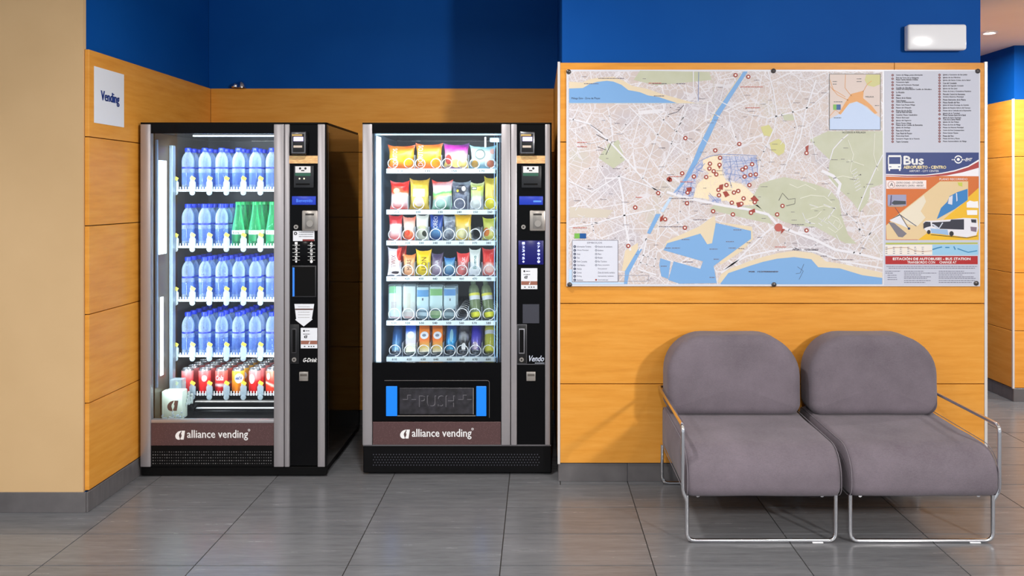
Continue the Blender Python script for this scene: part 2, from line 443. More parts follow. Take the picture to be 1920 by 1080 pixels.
# small chrome spot on the ledge of the alcove's wood
s = empty('mini_spotlight', P(447, 165, YB+.005))
q = P(447, 165, YB)
MB().lathe([(.004, 0), (.022, .002), (.026, .012), (.02, .026), (.006, .034)], 16, q[0]-.022, YB+.004, WTOP+.0005).build('ball_joint', CHROME, s, 50)
MB().lathe([(.03, 0), (.029, .012), (.022, .03), (.01, .042), (.002, .045)], 16, q[0]+.022, YB-.008, WTOP+.0005).build('lamp_head', CHROME, s, 50)
MB().tube([(q[0]-.01, YB+.002, WTOP+.012), (q[0]+.015, YB, WTOP+.012)], .006).build('stem', CHROME, s, 50)
tag(s, 'tiny chrome spotlight standing on the wooden ledge in the alcove corner', 'spotlight')

# "Vending" paper sheet on the left wall
sg = MB().box(XL+.0004, XL+.0016, 3.826, 4.102, 1.789, 2.052).build('paper_sign', PAPER)
tag(sg, 'white paper sheet reading Vending taped to the left wooden wall', 'sign')
mb = MB(); addtext(mb, 'Vending', 0, 1, 0, 1, 0)
mb.v = [(XL+.0021, 3.886 + .168*p[0], 1.885 + .062*p[2]) for p in mb.v]
mb2 = MB(); mb2.v = list(mb.v) + [(x+.0001, y+.0032, z) for x, y, z in mb.v] + [(x+.0001, y-.0032, z) for x, y, z in mb.v]
n = len(mb.v); mb2.f = mb.f + [[i+n for i in f] for f in mb.f] + [[i+2*n for i in f] for f in mb.f]; mb2.mi = [0]*len(mb2.f)
mb2.build('lettering', mat('ink_blue', (24, 56, 132), .7), sg)

# ------------------------------------------------------------------ armchairs
def fabric(name, base):
    m = mat(name, base, .95, 0, .12); pos = worldpos(m)
    n1 = noise_tex(m, 4, pos, 5, None, .6); n2 = noise_tex(m, 320, pos, 2)
    n3 = noise_tex(m, 90, pos, 2, (1, 1, 6))
    v = mth(m, 'ADD', mth(m, 'MULTIPLY', n1, .6), mth(m, 'ADD', mth(m, 'MULTIPLY', n2, .22), mth(m, 'MULTIPLY', n3, .22)))
    lk(m, ramp(m, v, [(.3, tuple(c-17 for c in base)), (.5, (base[0], base[1]+2, base[2])), (.72, tuple(c+16 for c in base))]), bsdf(m).inputs['Base Color'])
    bsdf(m).inputs['Sheen Weight'].default_value = .12; bsdf(m).inputs['Sheen Roughness'].default_value = .5
    bp = nd(m, 'ShaderNodeBump'); bp.inputs['Strength'].default_value = .25; bp.inputs['Distance'].default_value = .002
    lk(m, n2, bp.inputs['Height']); lk(m, bp.outputs[0], bsdf(m).inputs['Normal'])
    return m
FAB = fabric('grey_mauve_fabric', (107, 97, 107)); PIPE = fabric('grey_piping', (116, 108, 117))
def rounded(pts, radii, n=7):
    """closed polygon with rounded corners (2-D)"""
    out = []; N = len(pts)
    for i in range(N):
        a, b, c = Vector(pts[i-1]), Vector(pts[i]), Vector(pts[(i+1) % N]); r = radii[i]
        d1 = (a-b).normalized(); d2 = (c-b).normalized(); ang = d1.angle(d2); t = r/math.tan(ang/2)
        p0 = b+d1*t; p1 = b+d2*t; cen = b + (d1+d2).normalized()*(r/math.sin(ang/2))
        a0 = math.atan2(*(p0-cen).yx); a1 = math.atan2(*(p1-cen).yx); da = (a1-a0+math.pi) % (2*math.pi)-math.pi
        for k in range(n+1): out.append(cen + Vector((math.cos(a0+da*k/n), math.sin(a0+da*k/n)))*r)
    # subdivide the long sides
    res = []
    for i, p in enumerate(out):
        q = out[(i+1) % len(out)]; m = max(1, int((q-p).length/.035))
        for k in range(m): res.append(p.lerp(q, k/m))
    return res
def cushion(prof, t0, t1, r, bulge, place, seed, wob=.003):
    """pillow swept from t0 to t1 with the closed outline prof; ends rounded by r and puffed by bulge"""
    N = len(prof); cen = sum(prof, Vector((0, 0)))/N
    nrm = []
    for i in range(N):
        t = (prof[(i+1) % N]-prof[i-1]).normalized(); nn = Vector((t.y, -t.x))
        if nn.dot(prof[i]-cen) < 0: nn = -nn
        nrm.append(nn)
    rings = []
    S = 10
    for k in range(1, S): f = k/S; rings.append(('s', f, -bulge*(1-f*f)))
    for k in range(6): a = math.pi/2*k/5; rings.append(('o', r*(1-math.sin(a)), r*(1-math.cos(a))))
    half = rings
    vs = []; M = []
    def ring(kind, val, off, t, sgn):
        if kind == 's': pts = [cen + (prof[i]-nrm[i]*r-cen)*val for i in range(N)]
        else: pts = [prof[i]-nrm[i]*val for i in range(N)]
        tt = t + sgn*off
        return [(p, tt) for p in pts]
    allr = [ring(k, v, o_, t0, 1) for k, v, o_ in half]
    mid = 5
    for k in range(1, mid): allr.append([(p, t0+r+(t1-t0-2*r)*k/mid) for p in prof])
    allr += [ring(k, v, o_, t1, -1) for k, v, o_ in reversed(half)]
    from mathutils import noise as nz
    for rr in allr:
        for p, t in rr:
            q = Vector(place(p, t)); w = nz.noise(q*6+Vector((seed, 0, 0)))*wob
            q += Vector((w, w, w)); M.append(q)
    mb = MB(); fs = []
    R = len(allr)
    for i in range(R-1):
        for k in range(N):
            k2 = (k+1) % N; fs.append([i*N+k, i*N+k2, (i+1)*N+k2, (i+1)*N+k])
    fs.append(list(range(N))); fs.append([(R-1)*N+k for k in range(N)])
    mb.add(M, fs); return mb
TR = .0085
def chair(x0, x1, label, arm):
    yf, yb = 3.446, 4.135
    t = empty('lounge_chair', ((x0+x1)/2, (yf+yb)/2, 0))
    sx0, sx1 = x0-.004, x1+.022
    # seat cushion: side outline (y, z)
    prof = rounded([(3.425, .186), (3.425, .392), (4.12, .408), (4.12, .2)], [.05, .125, .04, .04])
    seat = cushion(prof, sx0, sx1, .03, .012, lambda p, tt: (tt, p.x, p.y), x0).build('seat', FAB, t, 60)
    for xx in (sx0+.004, sx1-.004):
        MB().tube([(xx, p.x, p.y) for p in rounded([(3.428, .189), (3.428, .389), (4.11, .404), (4.11, .2)], [.05, .122, .04, .04])], .0018, 6, True).build('piping', PIPE, seat, 60)
    prof = rounded([(x0-.004, .4), (x1+.012, .4), (x1+.012, .778), (x0-.004, .778)], [.056, .056, .19, .19], 10)
    def lean(p, tt): return (p.x, tt + (p.y-.4)*.06, p.y)
    back = cushion(prof, 3.908, 4.118, .05, .010, lean, x0+3).build('backrest', FAB, t, 60)
    mb = MB().tube([(p.x, 3.9195+(p.y-.4)*.06, p.y) for p in rounded([(x0+.018, .422), (x1-.010, .422), (x1-.010, .756), (x0+.018, .756)], [.045, .045, .165, .165], 10)], .0011, 6, True)
    mb.build('piping', PIPE, back, 60)
    # sled frames, front and rear, each one bent tube
    for nm, y in (('front_sled', yf), ('rear_sled', yb)):
        pts = fillet([(x0, y, .2), (x0, y, TR), (x1, y, TR), (x1, y, .2)], .035)
        MB().tube(pts, TR, 10).build(nm, CHROME, t, 50)
    for xx in (x0+.05, x1-.05):
        MB().tube([(xx, yf+.02, .19), (xx, yb-.02, .205)], TR, 8).build('seat_rail', CHROME, t, 50)
    if arm:
        xa = x0-.017 if arm < 0 else x1+.017+.008
        pts = fillet([((x0 if arm < 0 else x1)+arm*.001, yf, .178), (xa, yf-.002, .215), (xa, yf-.004, .49), (xa, yb-.005, .494), (xa-arm*.2, yb-.002, .494)], .03)
        MB().tube(pts, TR, 10).build('arm', CHROME, t, 50)
    MB().box(x1-.1, x1-.055, yf-.011, yf+.008, .0005, .004, .001, 1).build('glide', WHITE, t)
    tag(t, label, 'chair', 'grey lounge chairs under the map')
    return t
chair(.622, 1.2445, 'grey upholstered lounge chair nearer the vending machines, chrome arm on its left', -1)
chair(1.305, 1.902, 'grey upholstered lounge chair at the right end, chrome arm on its right', 1)

# ------------------------------------------------------------------ vending machines
BROWN = mat('brown_band', (88, 62, 62), .45)
def _brown():
    m = BROWN; tc = nd(m, 'ShaderNodeTexCoord').outputs['Object']
    v = nd(m, 'ShaderNodeTexVoronoi'); v.inputs['Scale'].default_value = 150; v.inputs['Randomness'].default_value = .12
    mp = nd(m, 'ShaderNodeMapping'); mp.inputs['Rotation'].default_value = (0, .7854, 0); lk(m, tc, mp.inputs[0]); lk(m, mp.outputs[0], v.inputs['Vector'])
    f = mth(m, 'LESS_THAN', v.outputs['Distance'], .3)
    lk(m, mixc(m, f, lin((80, 55, 56)), lin((142, 112, 110))), bsdf(m).inputs['Base Color'])
_brown()
LOGOB = mat('logo_brown', (92, 62, 56), .6)
def leaf_logo(mb, x0, x1, z0, z1, y):
    """leaf mark with a flame slit: two lobes of a solid shape"""
    def T(u, v): return (x0 + (x1-x0)*u, y, z0 + (z1-z0)*v)
    left = [(.50, .02), (.30, .0), (.12, .1), (.02, .3), (.02, .5), (.12, .72), (.3, .9), (.55, .99), (.62, 1), (.56, .84), (.42, .64), (.38, .45), (.44, .25)]
    right = [(.66, 1), (1, 1), (.97, .75), (.92, .4), (.86, .02), (.58, .02), (.52, .12), (.62, .3), (.66, .5), (.6, .66), (.66, .82)]
    for pl in (left, right): mb.add([T(*p) for p in pl], [list(range(len(pl)))])
def greek(mb, x0, x1, z, h, y, rnd, fill=1.0):
    """a line of print too small to read"""
    x = x0
    while x < x1*fill + x0*(1-fill):
        w = rnd.uniform(1.2, 4.5)*h; w = min(w, x1-x)
        if w > .3*h: mb.rect(x, x+w, z-h*.5, z+h*.5, y)
        x += w + h*.6
def part(parent, name, m, smooth=0, **k):
    pass
def front_box(pl, px0, px1, py0, py1, y0, y1, bev=0, seg=2):
    return MB().box(pl.x(px0), pl.x(px1), y0, y1, pl.z(py1), pl.z(py0), bev, seg)

def control_panel(root, pl, yf, L, R, which):
    """coin, card and key column of the door; L, R are its measured left and right edges"""
    cp = front_box(pl, L, R, 233, 874 if which == 1 else 834, yf+.004, yf+.03, .002, 1).build('control_panel', BLACK, root)
    o = L + 0.0
    def fb(x0, x1, y0, y1, d, m, nm, bev=.001, dd=.0): return front_box(pl, o+x0, o+x1, y0, y1, yf-d, yf+.006-dd, bev).build(nm, m, cp, 40)
    # contactless reader
    fb(5, 34, 247, 290, .03, mat('reader_black', (22, 22, 26), .25), 'card_reader', .006)
    fb(6.5, 33, 248.5, 288.5, .0315, mat('reader_rim', (120, 122, 128), .25, .6), 'reader_rim', .004)
    fb(9, 31, 251.5, 286, .033, mat('reader_face', (24, 24, 28), .3), 'reader_face', .003)
    fb(11, 29, 257.5, 265.5, .0338, SCREENL, 'reader_screen', 0)
    fb(8, 27, 252.5, 256, .0338, mat('reader_gold', (190, 160, 100), .5), 'reader_label', 0)
    fb(11, 27, 273.5, 277.5, .0338, mat('reader_tag', (205, 190, 176), .5), 'reader_label', 0)
    # wooden coloured sticker strip across the column
    m = mat('sticker_strip', (226, 184, 124), .5)
    if 'done' not in m:
        m['done'] = 1
        v = noise_tex(m, 40, None, 3, (1, 1, 6)); lk(m, ramp(m, v, [(.35, (214, 160, 110)), (.65, (236, 204, 140))]), bsdf(m).inputs['Base Color'])
    fb(-5.5, 57.5, 292, 306.5, .004, m, 'sticker_strip', 0)
    # coin validator
    fb(9, 46, 311, 352, .012, mat('validator', (34, 36, 40), .3), 'coin_validator', .002)
    cv = MB(); cv.rect(pl.x(o+12), pl.x(o+40.5), pl.z(324.5), pl.z(312), yf-.0128); cv.build('validator_label', mat('label_white', (226, 224, 226), .5), cp)
    cv = MB(); cv.rect(pl.x(o+11.5), pl.x(o+40.5), pl.z(330), pl.z(324), yf-.0128); cv.build('validator_label', mat('label_green', (40, 92, 74), .5), cp)
    cv = MB(); cv.disc(pl.x(o+21), yf-.0131, pl.z(316), .006); cv.disc(pl.x(o+31), yf-.0131, pl.z(316), .006); cv.rect(pl.x(o+23), pl.x(o+29), pl.z(321), pl.z(319), yf-.0131); cv.build('print', PRINTK, cp)
    if which == 1:
        cv = MB(); cv.disc(pl.x(o+20), yf-.0131, pl.z(335), .004); cv.disc(pl.x(o+28.5), yf-.0131, pl.z(335), .004); cv.build('indicator', mat('indicator', (240, 236, 190), .4, emit=(240, 232, 180), estr=1), cp)
    fb(13, 39, 344, 347, .0132, BLACKM, 'note_slot', 0)
    # display
    dsp = fb(4.5, 49, 368, 384, .002, DISPB, 'display', .001)
    dm = MB()
    if which == 1: addtext(dm, 'Bienvenido', pl.x(o+13), pl.x(o+43), pl.z(379), pl.z(373), yf-.0026)
    else: dm.rect(pl.x(o+31), pl.x(o+46), pl.z(379), pl.z(376), yf-.0026)
    dm.build('display_text', mat('display_text', (80, 130, 230), .4, emit=(70, 130, 240), estr=.5), dsp)
    # coin insert plate
    fb(24, 53.5, 394.5, 433, .012, METAL, 'coin_plate', .006)
    fb(30, 48, 399, 429, .0126, mat('plate_inner', (150, 146, 142), .3, .6), 'coin_bezel', .001)
    fb(31, 47, 400.5, 403.5, .0135, mat('slot_dark', (40, 36, 34), .6), 'coin_slot', 0)
    MB().tube([(pl.x(o+39.5), yf-.010, pl.z(419)), (pl.x(o+39.5), yf-.019, pl.z(419))], .017, 16).build('return_knob', METAL, cp, 40)
    # upper lock
    for (lx, ly) in ((12.5, 425.5), (9, 674)):
        lo = MB().tube([(pl.x(o+lx), yf+.005, pl.z(ly)), (pl.x(o+lx), yf-.007, pl.z(ly))], .0115, 14).build('lock', METAL, cp, 40)
        MB().tube([(pl.x(o+lx), yf-.006, pl.z(ly)), (pl.x(o+lx), yf-.0085, pl.z(ly))], .005, 10).build('keyhole', mat('slot_dark', (40, 36, 34)), lo)
    # keypad
    keys = MB()
    kp = fb(3, 50, 451 if which == 2 else 453, 496, .0015, mat('keypad_blue', (8, 8, 60), .25, emit=(10, 12, 130), estr=.4) if which == 2 else BLACK, 'keypad', .001)
    for c, col in enumerate(('12345', '67890')):
        for r, ch in enumerate(col):
            zc = pl.z(456 + r*7); xc = pl.x(o + (12.5 if c == 0 else 41))
            addtext(keys, ch, xc-.0065, xc+.0065, zc-.006, zc+.006, yf-.002, embolden=.0006)
            if which == 1: keys.rect(xc-.019, xc+.019, zc-.0105, zc-.009, yf-.002)
    for xx in (12.5, 41): keys.disc(pl.x(o+xx), yf-.002, pl.z(490.5), .0072 if xx > 20 else .0052)
    keys.build('key_numbers', KEYBLUE if which == 2 else PRINTW, kp)
    rnd = random.Random(which)
    def sticker(x0, x1, y0, y1, kind):
        st = fb(x0, x1, y0, y1, .0014, PAPER, 'sticker', 0); X0, X1, Z0, Z1 = pl.x(o+x0), pl.x(o+x1), pl.z(y1), pl.z(y0); yy = yf-.0019
        h = Z1-Z0; w = X1-X0
        if kind == 'info':
            b = MB(); b.rect(X0+w*.01, X1, Z0+h*.2, Z0+h*.38, yy); b.build('band', mat('band_rust', (150, 96, 80), .5), st)
            k = MB()
            greek(k, X0+w*.3, X0+w*.55, Z0+h*.86, h*.03, yy, rnd); greek(k, X0+w*.15, X0+w*.55, Z0+h*.7, h*.03, yy, rnd)
            leaf_logo(k, X0+w*.2, X0+w*.4, Z0+h*.5, Z0+h*.64, yy); k.disc(X0+w*.2, yy, Z0+h*.86, w*.06)
            for q in (.2, .45, .6, .75): k.rect(X0+w*q, X0+w*(q+.08), Z0+h*.07, Z0+h*.12, yy)
            k.build('print', PRINTK, st)
            k = MB(); addtext(k, 'i', X0+w*.47, X0+w*.54, Z0+h*.22, Z0+h*.36, yy-.0003, .3); k.build('print', PRINTW, st)
        elif kind == 'wide':
            k = MB(); k.disc(X0+w*.12, yy, Z0+h*.75, w*.08, 12, w*.035)
            for q in (.88, .66, .45): greek(k, X0+w*.28, X0+w*.95, Z0+h*q, h*.05, yy, rnd)
            k.build('print', PRINTK, st)
            k = MB(); k.rect(X0+w*.45, X1, Z0, Z0+h*.18, yy); k.build('band', mat('band_red', (120, 40, 40), .5), st)
    if which == 1:
        sticker(6.5, 46.5, 433, 452, 'wide')
        rec = fb(5, 50, 498, 557, .003, mat('bay_rim', (40, 40, 44), .35), 'card_bay', .001)
        fb(7, 48, 500, 555, .0036, BLACKM, 'bay_panel', 0)
        fb(6, 9.5, 501.5, 555.5, .0042, mat('bay_blue', (40, 110, 200), .4, emit=(30, 100, 210), estr=.7), 'light_strip', 0)
        pts = [(9, 570), (46, 570), (41.5, 598), (43, 599), (26.5, 612), (10.5, 599.5), (12.5, 598)]
        st = MB(); st.add([(pl.x(o+a), yf+.0035, pl.z(b)) for a, b in pts] + [(pl.x(o+a), yf-.001, pl.z(b)) for a, b in pts],
                          [list(range(7)), list(range(7, 14))] + [[i, (i+1) % 7, 7+(i+1) % 7, 7+i] for i in range(7)])
        st = st.build('arrow_sticker', PAPER, cp)
        k = MB()
        for yy in (575, 585, 590, 595): greek(k, pl.x(o+16), pl.x(o+38), pl.z(yy), .002, yf-.0016, rnd)
        k.build('print', mat('print_grey', (130, 126, 126), .6), st)
        k = MB(); k.rect(pl.x(o+10.5), pl.x(o+44), pl.z(581), pl.z(578.5), yf-.0016); k.build('print', LOGOB, st)
        sticker(21, 52, 615, 653, 'info')
        fb(0, 18, 608, 682, .0018, mat('lock_plate', (17, 17, 20), .3), 'handle_plate', .001)
        fb(4, 13, 616, 662, .0032, mat('handle_rim', (52, 52, 56), .3), 'handle_rim', .001); fb(5.5, 11.5, 618, 660, .0038, BLACKM, 'handle_slot', 0)
        k = MB(); addtext(k, 'G-Drink', pl.x(o+24), pl.x(o+50), pl.z(679), pl.z(671.5), yf+.0033, .3, embolden=.0006); k.build('lettering', PRINTW, cp)
    else:
        sticker(8, 38.5, 503, 542, 'info')
        fb(11, 42, 570.5, 606, .001, mat('faded_sticker', (52, 54, 66), .5), 'faded_sticker', 0)
        fb(0, 19, 608, 682, .0018, mat('handle_rim2', (74, 74, 80), .3), 'handle_rim', .002); fb(1, 18, 609.5, 681, .0024, mat('lock_plate', (17, 17, 20), .3), 'handle_plate', .001)
        fb(4, 14.5, 616, 663, .0034, mat('handle_bright', (150, 150, 158), .3, .5), 'handle_rim', .001); fb(5, 13, 618, 661, .0040, BLACKM, 'handle_slot', 0)
        k = MB(); addtext(k, 'Vendo', pl.x(o+20.5), pl.x(o+50), pl.z(678), pl.z(667), yf+.0033, .25, embolden=.0006)
        greek(k, pl.x(o+34), pl.x(o+52), pl.z(681), .0026, yf+.0033, rnd); k.build('lettering', mat('vendo_white', (206, 214, 232), .5), cp)
        fb(0, 53, 682.6, 683.6, .0012, mat('seam_grey', (90, 90, 96), .4), 'panel_seam', 0)
    cr = fb(18.5 if which == 1 else 18, 35 if which == 1 else 35, 697, 714, .006, METAL, 'coin_return', .002)
    fb(20, 33.5, 700, 705, .0066, mat('return_dark', (110, 104, 98), .3, .5), 'return_flap', .001)
    return cp

def helix(R, y0, y1, turns, r=.0016, n=16):
    pts = []
    N = turns*n
    for i in range(N+1):
        a = 2*math.pi*i/n - math.pi/2; pts.append((R*math.cos(a), y0 + (y1-y0)*i/N, R*math.sin(a)))
    return MB().tube(pts, r, 5)

def bag_mesh(w, h, d, seed, crimp=.07, nx=12, nz=14):
    from mathutils import noise as nz_
    vs = []; fs = []
    for side in (-1, 1):
        for j in range(nz+1):
            v = j/nz
            tk = 0 if (v <= crimp or v >= 1-crimp) else math.sin(math.pi*(v-crimp)/(1-2*crimp))**.55
            for i in range(nx+1):
                u = -1 + 2*i/nx
                flare = .87 + .13*(abs(2*v-1))**3
                th = d/2*tk*(1-abs(u)**2.6)**.7
                wr = nz_.noise(Vector((u*2.4+seed*3, v*4.3, side*2.0)))*d*.12*tk*(1-u*u)
                wrz = nz_.noise(Vector((u*3+seed, v*2+9, 1)))*h*.02*(v > .5)
                zz = v*h + wrz + (h*.09*abs(u)**3 - h*.03)*max(0, (v-.75)*4) - (0 if v > .1 else 0)
                if j == 0: zz = 0
                vs.append((u*w/2*flare + nz_.noise(Vector((seed, v*5, u)))*w*.015, side*(th+.0006)+wr, zz))
    B = (nx+1)*(nz+1)
    for s_ in (0, 1):
        for j in range(nz):
            for i in range(nx):
                a = s_*B + j*(nx+1)+i; f = [a, a+1, a+nx+2, a+nx+1]; fs.append(f if s_ == 0 else f[::-1])
    for j in range(nz):
        for i in (0, nx):
            a = j*(nx+1)+i; fs.append([a, a+nx+1, B+a+nx+1, B+a])
    for i in range(nx):
        for j in (0, nz):
            a = j*(nx+1)+i; fs.append([a, a+1, B+a+1, B+a])
    return MB().add(vs, fs)

def side_hinge(root, pl, px, yf): pass
# ---- drinks machine
Y1 = 4.24; p1 = Plane(Y1); YD = 5.0
XO0, XO1 = p1.x(264), p1.x(612.5); ZT = p1.z(231)
XI0, XI1 = -1.988, p1.x(517)
m1 = empty('vending_machine', ((XO0+XO1)/2, (Y1+YD)/2, 0))
tag(m1, 'tall black drinks vending machine filled with water bottles, beside the cream column', 'vending machine', 'vending machines in the alcove')
MB().box(XO0, XI0-.004, Y1+.03, YD, .05, ZT-.004).box(XI1+.003, XO1, Y1+.03, YD, .05, ZT-.004, .004, 1).box(XI0-.004, XI1+.003, Y1+.05, YD, ZT-.045, ZT-.004).box(XI0-.004, XI1+.003, Y1+.05, YD, .05, p1.z(800)).box(XI0-.004, XI1+.003, YD-.03, YD, p1.z(800), ZT-.045).build('cabinet', BLACKS, m1)
SIDEP = mat('cabin_side', (74, 66, 56), .3, .3)  # brown tint paints reflected wood into the left inner wall
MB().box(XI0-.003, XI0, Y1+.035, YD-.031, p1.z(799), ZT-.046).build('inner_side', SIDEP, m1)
MB().box(XI1, XI1+.002, Y1+.035, YD-.031, p1.z(799), ZT-.046).build('inner_side', CABIN, m1)
MB().box(XI0, XI1, YD-.0345, YD-.0305, p1.z(799), ZT-.046).build('inner_back', CABIN, m1)
MB().box(XO0+.01, XO1-.02, Y1+.03, YD-.02, .0, .05).build('plinth', BLACKM, m1)
front_box(p1, 264, 612, 876, 892, Y1+.006, Y1+.03, .003, 1).build('kick_plate', BLACKM, m1)
for a, b in ((264, 283), (514, 532.6), (534, 543), (596, 609.5)):
    front_box(p1, a, b, 233, 875, Y1-.006, Y1+.03, .003).build('door_strip', ALU, m1, 40)
front_box(p1, 532.4, 534.2, 233, 875, Y1+.002, Y1+.03).build('door_gap', BLACKM, m1)
front_box(p1, 609.5, 612.6, 231, 875, Y1, Y1+.03).build('door_edge', BLACK, m1)
front_box(p1, 263.5, 612.6, 229.5, 233, Y1, YD-.02).build('top_cap', BLACKM, m1)
front_box(p1, 283, 514, 233, 250, Y1, Y1+.03).build('top_rail', BLACK, m1)
front_box(p1, 283, 514, 249, 789, Y1+.006, Y1+.010).build('glass_pane', GLASS, m1)
front_box(p1, 283, 514, 787, 793, Y1-.002, Y1+.03, .002).build('sill', ALU, m1, 40)
front_box(p1, 283, 514, 835.5, 875, Y1+.001, Y1+.03).build('grille', BLACKM, m1)
PERF = mat('perforation', (112, 110, 112), .4)
mb = MB(); rnd = random.Random(3)
for r in range(5):
    for c in range(52):
        mb.disc(p1.x(287 + c*4.33), Y1+.0004, p1.z(847.5 + r*5.4), .0034*rnd.uniform(.5, 1.0), 6)
o = mb.build('perforations', PERF, m1); o['kind'] = 'stuff'
def brand_band(root, pl, yf, x0, x1, y0, y1, lx, tx0, tx1):
    b = front_box(pl, x0, x1, y0, y1, yf, yf+.03, .001, 1).build('brand_band', BROWN, root)
    cy = (y0+y1)/2
    k = MB(); leaf_logo(k, pl.x(lx), pl.x(lx+18.5), pl.z(cy+10), pl.z(cy-7), yf-.0006)
    addtext(k, 'alliance vending', pl.x(tx0), pl.x(tx1), pl.z(cy+11), pl.z(cy-8), yf-.0006, embolden=.0007)
    k.disc(pl.x(tx1+2), yf-.0006, pl.z(cy-8), .006, 12, .0035)
    k.build('lettering', PRINTW, b)
brand_band(m1, p1, Y1, 283, 514, 793.5, 835.5, 328.5, 351, 465)
control_panel(m1, p1, Y1, 543, 596, 1)
# lighting and fittings inside
lp = MB().box(XI0+.0005, XI0+.006, 4.30, 4.398, 1.14, 1.635, .002, 1).build('reflection_panel', GLOWSOFT, m1)  # two glowing panels paint reflections on the side wall, not lamps
MB().box(XI0+.0005, XI0+.005, 4.33, 4.365, .50, .915, .002, 1).build('reflection_panel', GLOWSOFT, m1)
MB().box(XI0+.0005, XI0+.012, 4.275, 4.288, .45, 1.74, .002, 1).build('light_strip', CABINL, m1)
MB().box(XI0+.0005, XI0+.02, 4.435, 4.475, .40, 1.72, .003, 1).build('tray_upright', mat('upright', (120, 138, 152), .3, .3), m1)
MB().box(XI0+.14, XI1-.002, 4.41, 4.425, 1.766, 1.773).build('light_tube', LED, m1)
area('drinks_led', (XI0+.03, 4.275, 1.08), (XI0+.42, 4.60, 1.08), .03, 7, (.86, .95, 1), 1.25)
area('drinks_led', (XI1-.02, 4.275, 1.08), (XI1-.40, 4.60, 1.08), .03, 7, (.86, .95, 1), 1.25)
area('drinks_led', ((XI0+XI1)/2, 4.40, 1.760), ((XI0+XI1)/2, 4.60, 1.2), .5, 2.5, (.86, .95, 1), .03)
COLX = [(-1.928 + .0925*i) for i in range(6)]
TRAYZ = [1.477, 1.169, .877, .574, .364]
YT = 4.50
ORD = ['leftmost', 'second', 'third', 'fourth', 'fifth', 'sixth']
PEG = mat('tray_white', (232, 240, 244), .3)
clip_me = None
for r, z in enumerate(TRAYZ):
    tr = MB().box(-1.975, XI1-.001, YT, YD-.05, z-.004, z+.002).build('tray', PEG if r < 4 else BLACKM, m1)
    MB().box(-1.977, XI1-.001, YT-.006, YT, z-.006, z+.006, .002, 1).build('tray_lip', PEG if r < 4 else ALU, tr)
    pg = MB()
    for x in COLX:
        for k in range(4):
            xx = x + (k-1.5)*.0155; pg.box(xx-.0028, xx+.0028, YT-.009, YT-.006, z-.006, z+.019, .001, 1)
    pg.build('peg_row', PEG, tr)['kind'] = 'stuff'
    for i in range(7):
        x = -1.928 + .0925*(i-.5)
        if x > XI1-.012: continue
        cm = MB().box(-.0125, .0125, -.004, .004, -.012, .072, .0035, 2).box(-.0175, .0175, -.0035, .0035, .0, .048, .0034, 2).lathe([(.001, -.006), (.014, -.004), (.015, .002), (.001, .006)], 12, 0, 0, 0, Matrix.Translation((0, -.002, -.012)) @ Matrix.Rotation(math.pi/2, 4, 'X'))
        if clip_me is None:
            c = cm.build('clip', CLIP, tr, 40, origin=(0, 0, 0)); clip_me = c.data; c.location = Vector((x, YT-.014, z)) - WL[tr.name]; WL[c.name] = Vector((x, YT-.014, z))
        else: c = link('clip', clip_me, (x, YT-.014, z), tr)
        q = Matrix.Translation((x+.004, YT-.0195, z+.066)) @ Matrix.Rotation(.55, 4, 'Y')
        MB().box(-.013, .013, -.0006, .0006, -.009, .009, mtx=q).build('price_tag', YTAG, m1)
# lift cup with the leaf mark, rails at the bottom
lc = MB().box(-1.972, -1.871, 4.335, 4.40, .272, .421, .006).build('lift_cup', mat('lift_cup', (216, 232, 216), .35), m1, 40)
k = MB(); leaf_logo(k, -1.952, -1.893, .316, .371, 4.3343); k.build('cup_logo', LOGOB, lc)
MB().box(-1.983, -1.970, 4.34, 4.39, .274, .418, .003).build('cup_flange', mat('lift_cup', ()), lc, 40)
MB().box(-1.970, -1.905, 4.405, 4.46, .40, .465, .004).build('lift_tub', TUB, m1)
mb = MB()
for k in range(7):
    mb.box(-1.872+.001*k, -1.866+.002*k, 4.37+.008*k, 4.382+.008*k, .332+.004*(k % 3), .35+.018*(k % 4), .002, 1)
mb.build('lift_carriage', mat('carriage', (186, 200, 196), .35), m1)
mb = MB().tube([(-1.886, 4.42, .300), (-1.868, 4.43, .325), (-1.85, 4.42, .305), (-1.834, 4.43, .33)], .009, 6).tube([(-1.88, 4.44, .32), (-1.855, 4.45, .296), (-1.84, 4.43, .316)], .007, 6)
mb.build('lift_cable', BLACKM, m1, 50)
MB().box(-1.86, XI1-.003, 4.46, 4.49, .328, .336, .002, 1).build('lift_rail', METAL, m1)
MB().box(-1.86, XI1-.003, 4.45, 4.47, .296, .303, .002, 1).build('lift_rail', ALUW, m1)
MB().box(-1.86, XI1-.003, 4.44, 4.47, .268, .29, .002, 1).build('lift_rail', BLACK, m1)
MB().box(XI0+.002, XI1-.003, 4.30, 4.9, p1.z(799)+.001, p1.z(799)+.006).build('cabin_floor', BLACKM, m1)
mb = MB(); rnd = random.Random(9)
for k in range(26): mb.box(*(lambda x, y, z: (x, x+.006, y, y+.006, z, z+.006))(XI0+.02+rnd.random()*.12, 4.27+rnd.random()*.02, p1.z(790)+rnd.random()*(.02 if k < 16 else .06)))
o = mb.build('condensation_drops', CLIP, m1); o['kind'] = 'stuff'

